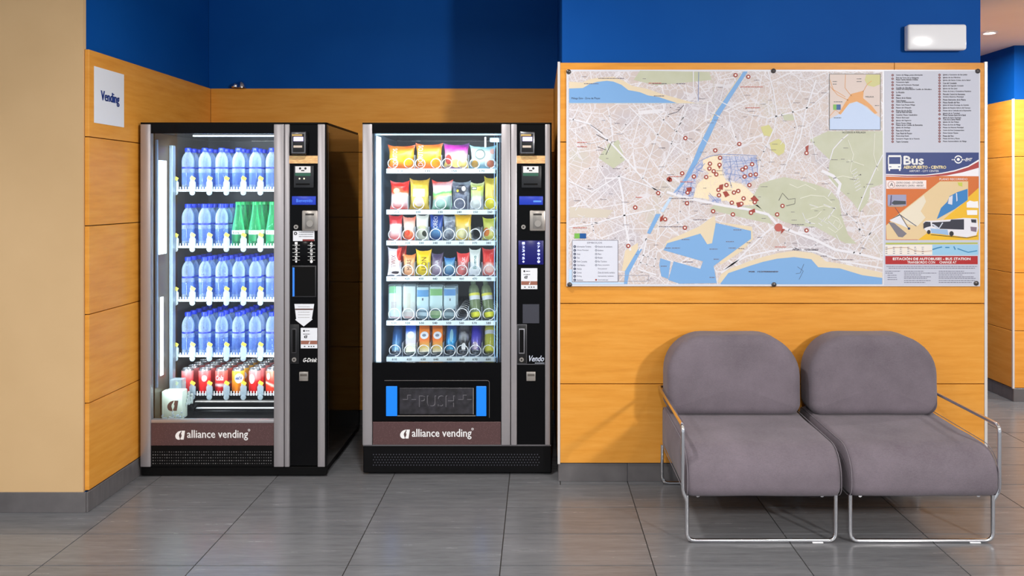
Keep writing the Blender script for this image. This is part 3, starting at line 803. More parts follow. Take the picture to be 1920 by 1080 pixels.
# bottles and cans
def make_bottle(kind):
    if kind == 'water':
        prof = [(.001, .002), (.024, 0), (.032, .006), (.033, .02), (.031, .026), (.033, .032), (.033, .060), (.0315, .066), (.033, .072), (.033, .118), (.030, .124), (.0325, .130), (.033, .160), (.030, .178), (.022, .196), (.0145, .206), (.0135, .216), (.001, .217)]
        b = MB().lathe(prof, 16, caps=False).build('water_bottle', PET, None, 50, origin=(0, 0, 0))
        c = MB().lathe([(.001, .210), (.0165, .2105), (.017, .213), (.017, .229), (.015, .232), (.001, .232)], 14, caps=False).build('cap', CAPB, b, 40)
        MB().lathe([(.0337, .118), (.0337, .126)], 16, caps=False).build('label_band', mat('band_navy', (22, 40, 150), .4), b, 50)
        MB().lathe([(.0336, .030), (.0336, .095)], 16, caps=False).build('label', clear_mat('water_label', (200, 218, 246), (120, 150, 215), .16, .3), b, 50)
    elif kind == 'green':
        prof = [(.001, .002), (.024, 0), (.0325, .006), (.0335, .02), (.0335, .085), (.030, .110), (.024, .145), (.0175, .185), (.0145, .220), (.0138, .232), (.001, .233)]
        b = MB().lathe(prof, 16, caps=False).build('green_bottle', PETG, None, 50, origin=(0, 0, 0))
        MB().lathe([(.001, .226), (.0152, .2265), (.0158, .243), (.001, .245)], 14, caps=False).build('cap', CAPG, b, 40)
        lab = MB().lathe([(.0340, .028), (.0340, .066)], 16, caps=False).build('label', mat('label_green2', (24, 120, 74), .45), b, 50)
        MB().lathe([(.0341, .066), (.0341, .088)], 16, caps=False).build('label_band', mat('label_pale', (205, 226, 214), .45), b, 50)
        k = MB(); addtext(k, 'fim', -.02, .014, .069, .084, -.0349, fn=lambda p: (p[0], -math.sqrt(max(0, .0346**2-p[0]**2)), p[2])); k.build('print', PRINTK, b)
    return b
CAN_PROF = [(.001, .004), (.022, .003), (.025, 0), (.031, .010), (.033, .014), (.033, .118), (.027, .130), (.0275, .134), (.0255, .134), (.025, .129), (.001, .129)]
def make_can(name, m, text=None):
    b = MB(); b.lathe(CAN_PROF[:6] + [(.031, .122)], 18, caps=False); b.cur = 1; b.lathe([(.031, .122)] + CAN_PROF[6:], 18, caps=False)
    o = b.build('soda_can', [m, mat('can_top', (205, 208, 212), .25, .85)], None, 40, origin=(0, 0, 0))
    MB().box(-.006, .006, -.012, .006, .1292, .1302).build('pull_tab', METAL, o)
    if text:
        k = MB(); s, col, x0, x1, z0, z1 = text
        addtext(k, s, x0, x1, z0, z1, 0, .1, fn=lambda p: (p[0], -math.sqrt(max(0, .0336**2-p[0]**2)), p[2]), embolden=.0006); k.build('print', col, o)
    return o
CR = [(0, (225, 40, 30)), (.3, (225, 40, 30)), (.4, (238, 110, 90)), (.62, (232, 70, 60)), (1, (236, 120, 110))]
cans = [
    make_can('a', printmat('can_red_pink', .066, .134, [(0, (205, 30, 34)), (.5, (222, 60, 60)), (.9, (240, 150, 150))], noise=.3), ('a', PRINTW, -.004, .004, .06, .066)),
    make_can('b', printmat('can_red_patch', .066, .134, [(0, (216, 26, 30)), (.55, (224, 40, 38)), (.95, (240, 130, 130))], [(.12, .62, .2, .13, (205, 200, 205))]), None),
    make_can('c', printmat('can_red_band', .066, .134, [(0, (200, 20, 26)), (.25, (214, 30, 34)), (.33, (240, 230, 230)), (.42, (214, 40, 44)), (.95, (236, 120, 110))], noise=.16), ('Cola', PRINTW, -.022, .02, .072, .098)),
    make_can('d', printmat('can_orange', .066, .134, [(0, (250, 130, 20)), (.5, (252, 150, 24)), (.9, (252, 190, 60))], [(.18, .62, .30, .2, (240, 240, 246))], noise=.2), ('FANTA', mat('fanta_blue', (24, 40, 120), .5), -.004, .026, .075, .092)),
    make_can('e', printmat('can_red_drop', .066, .134, [(0, (226, 20, 20)), (.5, (228, 36, 34)), (.62, (238, 120, 120)), (.95, (240, 150, 150))], [(-.12, .6, .24, .2, (230, 228, 236))]), None),
    make_can('f', printmat('can_red_wave', .066, .134, [(0, (236, 60, 30)), (.28, (238, 70, 40)), (.36, (250, 220, 200)), (.44, (230, 50, 40)), (.95, (244, 150, 120))], [(-.15, .7, .15, .14, (244, 214, 210))], noise=.2, lean=.2), None)]
CANLAB = ['red soda can with faded pink top', 'red soda can with grey square patch', 'red cola can with white waist band', 'orange soda can with white and blue oval', 'red soda can with pale round emblem', 'orange-red soda can with white wave']
DEEP = ['', 'second from front', 'third from front', 'fourth from front', 'fifth from front']
ROWN = ['top', 'second', 'third', 'fourth', 'lowest']
wb_, gb_ = make_bottle('water'), make_bottle('green')
used = set()
def place(src, loc, label, cat, group, rot=0):
    if src.name in used: o = clone(src, loc, (0, 0, rot))
    else:
        used.add(src.name); o = src; o.location = loc; WL[o.name] = Vector(loc); o.rotation_euler = (0, 0, rot)
    tag(o, label, cat, group); return o
rnd = random.Random(5)
for r in range(5):
    for c, x in enumerate(COLX):
        for d in range(5):
            loc = (x + rnd.uniform(-.0012, .0012), 4.538 + d*.0735, TRAYZ[r]+.002)
            where = 'front of the %s column' % ORD[c] if d == 0 else '%s, %s column' % (DEEP[d], ORD[c])
            if r == 4:
                place(cans[c], loc, '%s, %s, lowest tray' % (CANLAB[c], where), 'can', 'soda cans on the lowest tray of the drinks machine', 0 if d == 0 else rnd.uniform(-.5, .5))
            elif r == 1 and c >= 3:
                place(gb_, loc, 'green sparkling water bottle, %s, second tray' % where, 'bottle', 'green bottles in the drinks machine', 0)
            else:
                place(wb_, loc, 'clear blue-capped water bottle, %s, %s tray' % (where, ROWN[r]), 'bottle', 'water bottles in the drinks machine', rnd.uniform(0, .39))

# ---- snack machine
Y2 = 4.27; p2 = Plane(Y2); YE = 5.02
XO0, XO1 = p2.x(680), p2.x(1034); ZT = p2.z(231.5)
XI0, XI1 = p2.x(700), p2.x(941.5)
m2 = empty('vending_machine', ((XO0+XO1)/2, (Y2+YE)/2, 0))
tag(m2, 'tall black snack vending machine with PUSH flap, next to the map wall', 'vending machine', 'vending machines in the alcove')
ZB = .525
MB().box(XO0, XI0-.004, Y2+.03, YE, .05, ZT-.004, .004, 1).box(XI1+.004, XO1, Y2+.03, YE, .05, ZT-.004, .004, 1).box(XI0-.004, XI1+.004, Y2+.05, YE, ZT-.045, ZT-.004).box(XI0-.004, XI1+.004, Y2+.05, YE, .05, ZB-.004).box(XI0-.004, XI1+.004, YE-.03, YE, ZB-.004, ZT-.045).build('cabinet', BLACKS, m2)
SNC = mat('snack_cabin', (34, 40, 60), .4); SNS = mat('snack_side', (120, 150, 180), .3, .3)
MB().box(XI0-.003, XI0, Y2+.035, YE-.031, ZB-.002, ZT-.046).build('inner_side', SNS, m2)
MB().box(XI1, XI1+.003, Y2+.035, YE-.031, ZB-.002, ZT-.046).build('inner_side', SNC, m2)
MB().box(XI0, XI1, YE-.0345, YE-.0305, ZB-.002, ZT-.046).build('inner_back', SNC, m2)
MB().box(XI0, XI1, Y2+.05, YE-.035, ZB-.003, ZB+.002).build('cabin_floor', SNC, m2)
MB().box(XO0+.02, XO1-.02, Y2+.05, YE-.02, 0, .05).build('plinth', BLACKM, m2)
for a, b in ((680, 698), (940, 956.6), (958, 969), (1022, 1031.5)):
    front_box(p2, a, b, 233, 834, Y2-.006, Y2+.03, .003).build('door_strip', ALU, m2, 40)
front_box(p2, 956.4, 958.2, 233, 834, Y2+.002, Y2+.03).build('door_gap', BLACKM, m2)
front_box(p2, 1031.5, 1034.5, 231, 834, Y2, Y2+.03).build('door_edge', BLACK, m2)
front_box(p2, 679.5, 1034.5, 230, 233, Y2, YE-.02).build('top_cap', BLACKM, m2)
front_box(p2, 698, 940, 233, 250, Y2, Y2+.03).build('top_rail', BLACK, m2)
front_box(p2, 698, 940, 249, 682, Y2+.006, Y2+.010).build('glass_pane', GLASS, m2)
front_box(p2, 698, 940, 680, 790, Y2, Y2+.03, .002, 1).build('push_section', BLACK, m2)
brand_band(m2, p2, Y2, 699, 939, 791, 834, 750, 772.5, 884)
bs = front_box(p2, 680.5, 1034, 836, 887, Y2+.004, Y2+.045, .004, 1).build('kick_plate', mat('kick_black', (7, 7, 9), .45, 0, .15), m2)
front_box(p2, 680.5, 1033, 833.8, 836.2, Y2-.001, Y2+.03).build('kick_edge', mat('kick_edge', (104, 102, 106), .4, .4), m2)
mb = MB(); rnd = random.Random(4)
for r in range(5):
    for c in range(58):
        mb.disc(p2.x(700 + c*5.4 + (r % 2)*2.7), Y2+.0034, p2.z(852.5 + r*5), .0032, 6)
o = mb.build('perforations', mat('perforation2', (66, 66, 76), .4), bs); o['kind'] = 'stuff'
control_panel(m2, p2, Y2, 969, 1022, 2)
# delivery flap
fr = MB()
o_ = [(720, 713), (911, 713), (917, 718), (917, 783), (722, 783)]
rim = fillet([(p2.x(a), Y2-.001, p2.z(b)) for a, b in ((721, 713.5), (917.5, 713.5), (917.5, 783))], .012)
rm = MB().tube(rim, .0016, 6).build('flap_rim', mat('rim_grey', (96, 92, 92), .35), m2)
for a, b in ((724, 745), (893, 912)):
    front_box(p2, a, b, 724, 780, Y2-.006, Y2+.005, .002, 1).build('flap_bar', PUSHBLUE, m2)
PUSHM = mat('push_flap', (40, 38, 44), .4)
lk(PUSHM, ramp(PUSHM, noise_tex(PUSHM, 26, None, 5), [(.35, (28, 27, 31)), (.7, (52, 50, 58))]), bsdf(PUSHM).inputs['Base Color'])
fp = front_box(p2, 749, 888, 727, 776.5, Y2-.004, Y2+.005, .002, 1).build('push_flap', PUSHM, m2)
front_box(p2, 887, 888.2, 727, 776.5, Y2-.0046, Y2-.003).build('flap_edge', METAL, fp); front_box(p2, 745, 892, 778.6, 780, Y2-.0046, Y2-.001).build('flap_edge', METAL, m2)
vs_, fs_ = [], []
k = MB(); addtext(k, 'PUSH', p2.x(786), p2.x(853), p2.z(763), p2.z(741), Y2-.0046)
for ax in (755, 859):
    pts = [(0, 10), (9, 10), (9, 2), (16, 2), (16, 10), (26, 10), (13, 22)]
    k.add([(p2.x(ax+a), Y2-.0046, p2.z(738+b)) for a, b in pts], [list(range(7))])
k.build('emboss_highlight', mat('emboss_hi', (120, 118, 124), .35, .3), fp)  # pale offset copy paints a lit edge on the letters and arrows
k = MB(); addtext(k, 'PUSH', p2.x(787), p2.x(854), p2.z(764), p2.z(742), Y2-.0052)
for ax in (755, 859):
    k.add([(p2.x(ax+.9+a), Y2-.0052, p2.z(738.9+b)) for a, b in pts], [list(range(7))])
k.build('embossed_face', PUSHM, fp)
# lights
MB().box(XI0+.0005, XI0+.009, 4.325, 4.44, ZB+.01, ZT-.06, .003, 1).build('light_strip', LED, m2)
MB().box(XI0+.0005, XI0+.006, 4.30, 4.318, ZB+.01, ZT-.06, .001, 1).build('light_frame', SNS, m2)
MB().box(XI0+.002, XI1-.002, 4.325, 4.345, ZT-.056, ZT-.05).build('light_tube', GLOWSOFT, m2)
front_box(Plane(4.33), 918, 940, 258, 266, 4.33, 4.36, .003).build('lamp_bracket', mat('bracket', (190, 215, 228), .35), m2)
front_box(Plane(4.40), 908.5, 911.5, 257, 276, 4.40, 4.41).build('lamp_bracket', mat('bracket', ()), m2)
for a in (926.5, 931.5, 936.5):
    front_box(Plane(4.34), a, a+1.0, 251, 678, 4.34, 4.344).build('guide_rail', mat('guide', (70, 100, 130), .3, .3), m2)
area('snack_led', (XI0+.03, 4.315, 1.17), (XI0+.36, 4.58, 1.17), .03, 1.8, (.86, .95, 1), 1.15)
area('snack_led', (XI1-.03, 4.315, 1.17), (XI1-.36, 4.58, 1.17), .03, 1.8, (.86, .95, 1), 1.15)
area('snack_led', ((XI0+XI1)/2, 4.36, ZT-.06), ((XI0+XI1)/2, 4.62, 1.2), .5, 1.6, (.86, .95, 1), .03)

YS = 4.48; ps = Plane(YS)
def coil_pts(R, y0, pitch, turns, n=18):
    pts = []
    for t in range(turns):
        for i in range(n):
            f = i/n; a = -math.pi/2 + 2*math.pi*f
            yy = y0 + pitch*(t + (max(0, (f-.86)/.14))**1.0); pts.append((R*math.cos(a), yy, R*math.sin(a)))
    return pts
COILM = mat('coil_wire', (236, 240, 244), .25, .2)
ROWS = [  # strip centre, coil radius, coil centres (measured), pitch
    (320.5, .0265, [736, 766.5, 787.5, 817, 838, 867, 890, 919], .07),
    (397.5, .029, [744.5, 784.5, 826, 861.5, 892, 919], .062),
    (455.5, .0305, [738.5, 765, 790.5, 816.5, 841.5, 865.5, 890.5, 916.5], .05),
    (522.5, .0295, [739, 764, 790, 816, 842, 866, 890.5, 917], .05),
    (605.5, .0315, [739, 765, 791, 816, 842, 866, 890, 916.5], .07),
    (673.5, .0305, [740, 768, 794, 818, 843, 867, 891, 916], .075)]
TZ = []
for r, (pc, R, cs, pitch) in enumerate(ROWS):
    zl = ps.z(pc); zt = zl + .0125; TZ.append(zt)
    tr = MB().box(ps.x(724.5), ps.x(931), YS+.004, YE-.06, zt-.006, zt).build('tray', mat('tray_grey', (120, 140, 165), .35, .4), m2)
    st = MB().box(ps.x(724.5), ps.x(929), YS-.002, YS+.004, zl-.0135, zl+.0130, .001, 1).build('price_strip', mat('price_strip', (208, 222, 228), .4), tr)
    k = MB()
    prs = cs if r else [(cs[2*i]+cs[2*i+1])/2 for i in range(4)]
    for i, c in enumerate(prs):
        s_ = '%d%d' % (r+1, i+1 if r else 2*i+1)
        addtext(k, s_ + '0', ps.x(c-5), ps.x(c+4), zl-.0055, zl+.0055, YS-.0026, embolden=.0003)
    k.build('price_codes', PRINTK, st)
    edges = [(a+b)/2 for a, b in zip(prs, prs[1:])]
    for c in edges:
        MB().box(ps.x(c)-.0012, ps.x(c)+.0012, YS+.006, YE-.08, zt, zt+.075).build('divider', mat('divider', (175, 185, 198), .3, .5), tr)
    cm = MB().tube(coil_pts(R, 0, pitch, 6), .0022, 5)
    c0 = None
    for c in cs:
        loc = (ps.x(c), YS+.008, zt+R+.002)
        if c0 is None:
            o = cm.build('coil', COILM, tr, 60, origin=(0, 0, 0)); o.location = Vector(loc)-WL[tr.name]; c0 = o.data
        else: link('coil', c0, loc, tr)

GRP = ['chip bags on the top shelf of the snack machine', 'snack bags on the second shelf', 'small packs on the third shelf', 'chocolate bars on the fourth shelf', 'sandwich packs and bottles on the fifth shelf', 'drinks on the bottom shelf']
def put(o, px, r, label, cat, dy=.035, lean=0, rz=0, dx=0, lift=0):
    o.location = (ps.x(px)+dx, YS+.008+dy, TZ[r]+.002+lift); o.rotation_euler = (-lean, 0, rz); WL[o.name] = o.location.copy()
    tag(o, label, cat, GRP[r]); return o
K = ps.k
def bag(px0, px1, py0, r, stops, label, ells=(), xs=(), noise=.35, nscale=22, d=.045, lean=.06, rz=0, texts=(), name='snack_bag', cat='snack bag', interp='LINEAR', leanx=0):
    w = (px1-px0)*K*1.04; base = ROWS[r][0]-4.3; h = (base-py0)*K
    m = printmat('bag_%d_%d' % (r, px0), w, h, stops, ells, noise, nscale, .28, interp, xs=xs, lean=leanx)
    o = bag_mesh(w, h, d, px0*.37+r).build(name, m, None, 70, origin=(0, 0, 0))
    for (s_, col, u0, u1, v0, v1, turn) in texts:
        k = MB()
        if turn:
            addtext(k, s_, 0, 1, 0, 1, 0)
            k.v = [((u0+(u1-u0)*(1-q[2])-.5)*w, 0, (v0+(v1-v0)*q[0])*h) for q in k.v]
        else:
            addtext(k, s_, (u0-.5)*w, (u1-.5)*w, v0*h, v1*h, 0, embolden=.0006)
        def bulge(q):
            u = q[0]/(w/2); v = q[2]/h
            tk = math.sin(math.pi*min(1, max(0, (v-.07)/.86)))**.55
            return (q[0], -(d/2*tk*max(0, 1-abs(u)**2.6)**.7*1.09+.0022), q[2])
        k.v = [bulge(q) for q in k.v]; k.build('print', col, o)
    return put(o, (px0+px1)/2, r, label, cat, .036, lean, rz)
OR, YE_, WH, BK = (236, 110, 30), (255, 205, 40), (244, 244, 240), (26, 24, 30)
ch = [(0, (214, 90, 24)), (.18, (240, 140, 20)), (.5, (255, 212, 60)), (.75, (246, 160, 50)), (1, (206, 84, 30))]
bag(725, 776, 273, 0, ch, 'orange and yellow chip bag, leftmost on the top shelf', [(.24, .36, .2, .24, (252, 176, 20))], texts=[('DORITOS', PRINTW, .2, .36, .08, .86, 1)], d=.05, rz=.06)
bag(777, 828, 270, 0, ch, 'orange and yellow chip bag beside the purple bag', [(.26, .3, .22, .24, (250, 160, 24))], texts=[('DORITOS', PRINTW, .12, .3, .1, .95, 1)], d=.05, rz=-.04)
bag(830, 878, 270, 0, [(0, (96, 30, 110)), (.16, (250, 222, 110)), (.4, (244, 226, 214)), (.6, (206, 150, 190)), (.82, (200, 60, 170)), (1, (80, 30, 100))], 'purple chip bag with yellow snack print on the top shelf', [(-.28, .36, .12, .2, (190, 70, 60)), (0, .2, .2, .16, (253, 232, 130))], noise=.4, d=.05)
bag(880, 929, 274, 0, [(0, (90, 150, 170)), (.3, (214, 236, 240)), (.7, (230, 244, 244)), (1, (120, 180, 196))], 'pale blue and white chip bag at the right end of top shelf', [(-.1, .62, .2, .24, (120, 140, 136)), (-.1, .62, .15, .18, (240, 246, 244)), (-.3, .2, .13, .16, (196, 150, 70)), (.3, .2, .15, .16, (206, 120, 90)), (.36, .76, .1, .12, (240, 190, 180))], noise=.2, d=.05)
bag(729, 765, 341, 1, [(0, (206, 60, 50)), (.25, (244, 214, 210)), (.5, (250, 240, 236)), (.62, (240, 96, 50)), (.85, (232, 40, 24)), (1, (214, 30, 26))], 'red and white snack bag, leftmost on the second shelf', [(-.15, .66, .16, .1, (250, 214, 140)), (.3, .76, .15, .1, (246, 10, 8))], noise=.3)
bag(766, 803, 337, 1, [(0, (190, 150, 40)), (.2, (240, 212, 90)), (.5, (250, 226, 110)), (.8, (236, 200, 50)), (1, (190, 150, 40))], 'golden snack bag with white label on the second shelf', [(-.02, .26, .24, .17, (226, 206, 196))], xs=[(-.3, .26, .42, .68, (250, 246, 232))], noise=.5)
bag(808, 847, 340, 1, [(0, (50, 120, 80)), (.14, (190, 232, 214)), (.38, (200, 226, 216)), (.46, (236, 216, 150)), (.58, (90, 200, 100)), (.68, (240, 220, 226)), (.86, (240, 200, 206)), (1, (222, 70, 60))], 'red, green and white striped snack bag on the second shelf', noise=.26, leanx=-.12)
bag(845, 881, 341, 1, [(0, (130, 136, 156)), (.3, (90, 96, 116)), (.5, (130, 138, 158)), (.66, (56, 60, 78)), (.85, (104, 112, 132)), (1, (140, 156, 170))], 'dark grey crinkled snack bag in the middle of second shelf', [(.04, .72, .26, .16, (44, 46, 58)), (.14, .74, .1, .09, (214, 220, 226)), (-.16, .66, .06, .05, (206, 190, 60))], noise=.8, nscale=40)
bag(880, 907, 343, 1, [(0, (222, 226, 220)), (.4, (240, 244, 238)), (.52, (196, 226, 150)), (.85, (208, 222, 110)), (1, (226, 236, 190))], 'lime green and white snack bag on the second shelf', [(.16, .78, .18, .1, (206, 206, 50))], xs=[(-.38, -.02, .72, .84, (60, 80, 50)), (-.32, -.06, .75, .81, (226, 236, 200))], noise=.1)
bag(907, 931, 333, 1, [(0, (240, 226, 40)), (.3, (250, 236, 60)), (.42, (244, 220, 130)), (.7, (240, 214, 90)), (1, (214, 196, 40))], 'tall yellow snack bag at the right end of second shelf', noise=.3, d=.05)
# third shelf
bag(726, 752, 405, 2, [(0, (214, 70, 70)), (.3, (240, 200, 196)), (.6, (246, 226, 220)), (.7, (222, 60, 64)), (1, (206, 40, 44))], 'red and cream small pack, leftmost on the third shelf', noise=.2, d=.035, name='snack_pack', cat='snack pack')
bag(753, 777, 408, 2, [(0, (232, 80, 40)), (.3, (244, 140, 90)), (.45, (250, 236, 220)), (.7, (244, 206, 190)), (1, (232, 120, 90))], 'orange-red and cream small pack, second on the third shelf', [(-.1, .3, .2, .12, (240, 70, 30))], noise=.4, d=.035, name='snack_pack', cat='snack pack')
bag(777.5, 802, 404, 2, [(0, (220, 222, 200)), (.3, (236, 236, 214)), (.6, (246, 246, 236)), (1, (240, 240, 226))], 'white small pack on the third shelf', [(.2, .25, .2, .12, (60, 64, 44)), (0, .5, .3, .08, (214, 216, 170))], noise=.2, d=.035, name='snack_pack', cat='snack pack')
bag(804, 829, 404, 2, [(0, (20, 50, 130)), (.3, (110, 170, 220)), (.5, (40, 90, 180)), (1, (24, 60, 160))], 'bright blue small pack on the third shelf', noise=.4, d=.035, texts=[('OREO', PRINTW, .3, .6, .45, .95, 1)], name='snack_pack', cat='snack pack')
bag(829, 853, 406, 2, [(0, (90, 98, 116)), (.4, (200, 210, 220)), (.6, (90, 100, 124)), (.8, (190, 200, 216)), (1, (120, 136, 150))], 'silver grey small pack on the third shelf', noise=.9, nscale=45, d=.035, name='snack_pack', cat='snack pack')
bag(850.5, 883, 403, 2, [(0, (240, 200, 60)), (.25, (250, 240, 170)), (.5, (240, 214, 120)), (.75, (250, 200, 30)), (1, (236, 180, 40))], 'yellow small pack with flared top on the third shelf', [(0, .26, .24, .2, (252, 246, 190))], noise=.3, d=.035, name='snack_pack', cat='snack pack')
bag(904, 929, 410, 2, [(0, (214, 216, 90)), (.3, (236, 226, 130)), (.6, (214, 216, 110)), (1, (206, 216, 60))], 'yellow-green small pack at the right end of third shelf', [(-.2, .36, .22, .2, (226, 130, 50)), (.2, .5, .14, .12, (244, 240, 220))], noise=.3, d=.035, name='snack_pack', cat='snack pack')
# fourth shelf
bag(724, 750, 467, 3, [(0, (240, 220, 216)), (.3, (250, 240, 238)), (.5, (240, 200, 196)), (.8, (246, 232, 236)), (1, (200, 190, 200))], 'white and red wafer bar with dark print on the fourth shelf', [(.36, .84, .2, .3, (226, 40, 24)), (.1, .1, .3, .05, (60, 40, 40))], noise=.25, d=.03, texts=[('TWIX', mat('print_rust', (120, 50, 40), .5), .3, .62, .3, .75, 1)], name='chocolate_bar', cat='chocolate bar')
bag(740, 757, 463.5, 3, [(0, (206, 30, 20)), (.5, (236, 50, 24)), (1, (222, 40, 24))], 'bright red bar behind the leftmost bar on the fourth shelf', noise=.3, d=.03, name='chocolate_bar', cat='chocolate bar').location.y += .05
bag(753, 777, 479, 3, [(0, (226, 150, 96)), (.4, (244, 200, 160)), (.7, (236, 170, 110)), (1, (226, 120, 40))], 'tan and orange chocolate bar on the fourth shelf', noise=.3, d=.03, texts=[('MARS', mat('print_choc', (90, 40, 30), .5), .34, .66, .25, .75, 1)], name='chocolate_bar', cat='chocolate bar')
bag(778, 807, 471, 3, [(0, (240, 206, 40)), (.4, (252, 224, 40)), (.8, (250, 214, 20)), (1, (244, 196, 20))], 'yellow peanut bar with dark vertical print on the fourth shelf', noise=.2, d=.035, rz=.1, texts=[('LION', mat('print_brown', (110, 60, 20), .5), .36, .66, .2, .72, 1)], name='chocolate_bar', cat='chocolate bar')
bag(807, 829, 477, 3, [(0, (150, 130, 160)), (.4, (206, 190, 210)), (.7, (96, 80, 116)), (1, (66, 54, 90))], 'purple-grey chocolate bar on the fourth shelf', noise=.4, d=.03, texts=[('BAR', PRINTW, .36, .62, .3, .7, 1)], name='chocolate_bar', cat='chocolate bar')
bag(831, 852, 485, 3, [(0, (40, 110, 170)), (.5, (150, 200, 226)), (.75, (90, 160, 210)), (1, (30, 100, 180))], 'short blue pack on the fourth shelf', noise=.4, d=.035, name='snack_pack', cat='snack pack')
bag(855, 879, 476, 3, [(0, (226, 110, 106)), (.4, (236, 140, 136)), (.75, (232, 80, 80)), (1, (222, 50, 50))], 'salmon red chocolate bar on the fourth shelf', noise=.3, d=.03, texts=[('KitKat', PRINTW, .34, .66, .25, .8, 1)], name='chocolate_bar', cat='chocolate bar')
bag(878.5, 900, 469, 3, [(0, (232, 236, 240)), (.5, (244, 246, 246)), (1, (214, 226, 220))], 'white chocolate bar with green print on the fourth shelf', noise=.15, d=.03, texts=[('Bueno', mat('print_teal', (60, 130, 130), .5), .36, .64, .25, .75, 1)], name='chocolate_bar', cat='chocolate bar')
bag(903, 928, 468, 3, [(0, (236, 120, 110)), (.3, (246, 190, 180)), (.5, (236, 70, 50)), (.75, (226, 30, 24)), (1, (206, 26, 24))], 'red crinkled bar at the right end of fourth shelf', [(.05, .28, .3, .18, (246, 206, 196))], noise=.5, d=.03, name='chocolate_bar', cat='chocolate bar')
# fifth shelf: clear sandwich packs
def pack(px0, px1, py0, r, stops, label, xs=(), ells=(), noise=.06):
    w = (px1-px0)*K; h = (ROWS[r][0]-4.3-py0)*K
    m = printmat('pack_%d_%d' % (r, px0), w, h, stops, ells, noise, 30, .35, 'CONSTANT', xs=xs)
    o = MB().box(-w*.46, w*.46, -.022, .022, .004, h*.94, .004).build('sandwich_pack', m, None, 40, origin=(0, 0, 0))
    MB().box(-w*.5, w*.5, -.027, .03, .001, h, .008, 3).build('clear_shell', TUB, o, 50)
    put(o, (px0+px1)/2, r, label, 'sandwich pack', .04, .05)
    b = clone(o, o.location + Vector((.003, .07, 0)), (-.05, 0, 0)); tag(b, label.replace(' on the fifth', ', second in line on the fifth'), 'sandwich pack', GRP[r])
pack(726, 752, 535, 4, [(0, (226, 170, 170)), (.08, (240, 236, 228)), (.4, (246, 240, 232)), (.72, (240, 244, 240)), (.74, (120, 200, 120))], 'clear sandwich pack with green top corner on the fifth shelf', xs=[(.05, .5, .7, 1, (240, 232, 226)), (-.3, .1, .32, .5, (226, 190, 180))])
pack(753, 778, 535, 4, [(0, (226, 150, 140)), (.08, (236, 200, 190)), (.2, (246, 226, 214)), (.5, (248, 238, 228)), (.8, (246, 236, 232))], 'clear sandwich pack with beige filling on the fifth shelf', xs=[(-.16, .1, .25, .75, (240, 214, 190))])
pack(779, 803, 537, 4, [(0, (70, 100, 120)), (.1, (226, 230, 236)), (.2, (110, 130, 150)), (.26, (240, 244, 246)), (.66, (60, 150, 210)), (.86, (210, 226, 232))], 'clear sandwich pack with pale blue label on the fifth shelf', xs=[(-.06, .06, .55, .62, (90, 70, 90))])
pack(803.5, 829, 536, 4, [(0, (140, 180, 90)), (.12, (206, 220, 150)), (.24, (110, 130, 130)), (.3, (240, 244, 240)), (.68, (130, 190, 80)), (.88, (214, 226, 220))], 'clear sandwich pack with lime green label on the fifth shelf')
pack(830, 854, 538, 4, [(0, (90, 120, 130)), (.1, (214, 222, 226)), (.2, (120, 130, 140)), (.3, (240, 244, 246)), (.7, (50, 140, 210)), (.9, (200, 216, 226))], 'clear sandwich pack with deep blue label on the fifth shelf', xs=[(-.02, .08, .55, .62, (90, 70, 90))])
def lemon(px, r, label, dz, lean=.28, name='lemon_bottle', hh=.19, m=None, capm=None, low=None):
    o = MB().lathe([(.001, .001), (.022, 0), (.029, .008), (.030, .03), (.030, .10), (.028, .118), (.030, .125), (.030, .150), (.024, .172), (.013, .184), (.012, .19), (.001, .19)], 16, caps=False).build(name, m or LEMON, None, 50, origin=(0, 0, 0))
    MB().lathe([(.001, -.001), (.0225, -.001), (.0296, .008), (.0304, .026)], 16, caps=False).build('base', low or mat('lemon_base', (226, 226, 60), .35), o, 50)
    MB().lathe([(.0304, .095), (.0304, .118)], 16, caps=False).build('label', mat('lemon_label', (214, 220, 226), .4), o, 50)
    MB().lathe([(.0304, .118), (.0306, .132)], 16, caps=False).build('label_band', mat('lemon_band', (222, 222, 80), .4), o, 50)
    MB().lathe([(.001, .18), (.0145, .181), (.0145, .20), (.001, .201)], 12, caps=False).build('cap', mat('lemon_cap', (120, 140, 110), .4), o, 40)
    return put(o, px, r, label, 'bottle', .045, lean, 0, dz, .0305*math.sin(lean))
lemon(892, 4, 'leaning lemon drink bottle right of the empty coil on the fifth shelf', 0).rotation_euler.y = -.12
lemon(917, 4, 'leaning lemon drink bottle at the right end of fifth shelf', 0).rotation_euler.y = -.14
# bottom shelf; colour stops also paint light on low ends of cans and cartons
def slant(o, px, r, label, cat, rad, lean=.5, second=True, rz=0):
    put(o, px, r, label, cat, .045, lean, 0, 0, rad*math.sin(lean))
    o.rotation_euler.y = rz
    if second:
        b = clone(o, o.location + Vector((.008, .075, 0)), tuple(o.rotation_euler)); tag(b, label.replace(' on the bottom', ', second in line on the bottom'), cat, GRP[r])
def tin(px, stops, label, ells=(), rad=.029, h=.155, noise=.25, name='drink_can', cat='can', lean=.5, rz=0):
    m = printmat('tin_%d' % px, rad*2, h, stops, ells, noise, 26, .25, metal=.25)
    mb = MB(); mb.lathe([(rad*.9, .006), (rad, .014), (rad, h-.016), (rad*.86, h-.004)], 18, caps=False)
    mb.cur = 1; mb.lathe([(.001, .006), (rad*.66, .005), (rad*.8, 0), (rad*.9, .006)], 18, caps=False); mb.lathe([(rad*.86, h-.004), (rad*.84, h), (rad*.78, h-.003), (.001, h-.003)], 18, caps=False)
    o = mb.build(name, [m, mat('can_top', ())], None, 40, origin=(0, 0, 0))
    slant(o, px, 5, label, cat, rad, lean, True, rz)
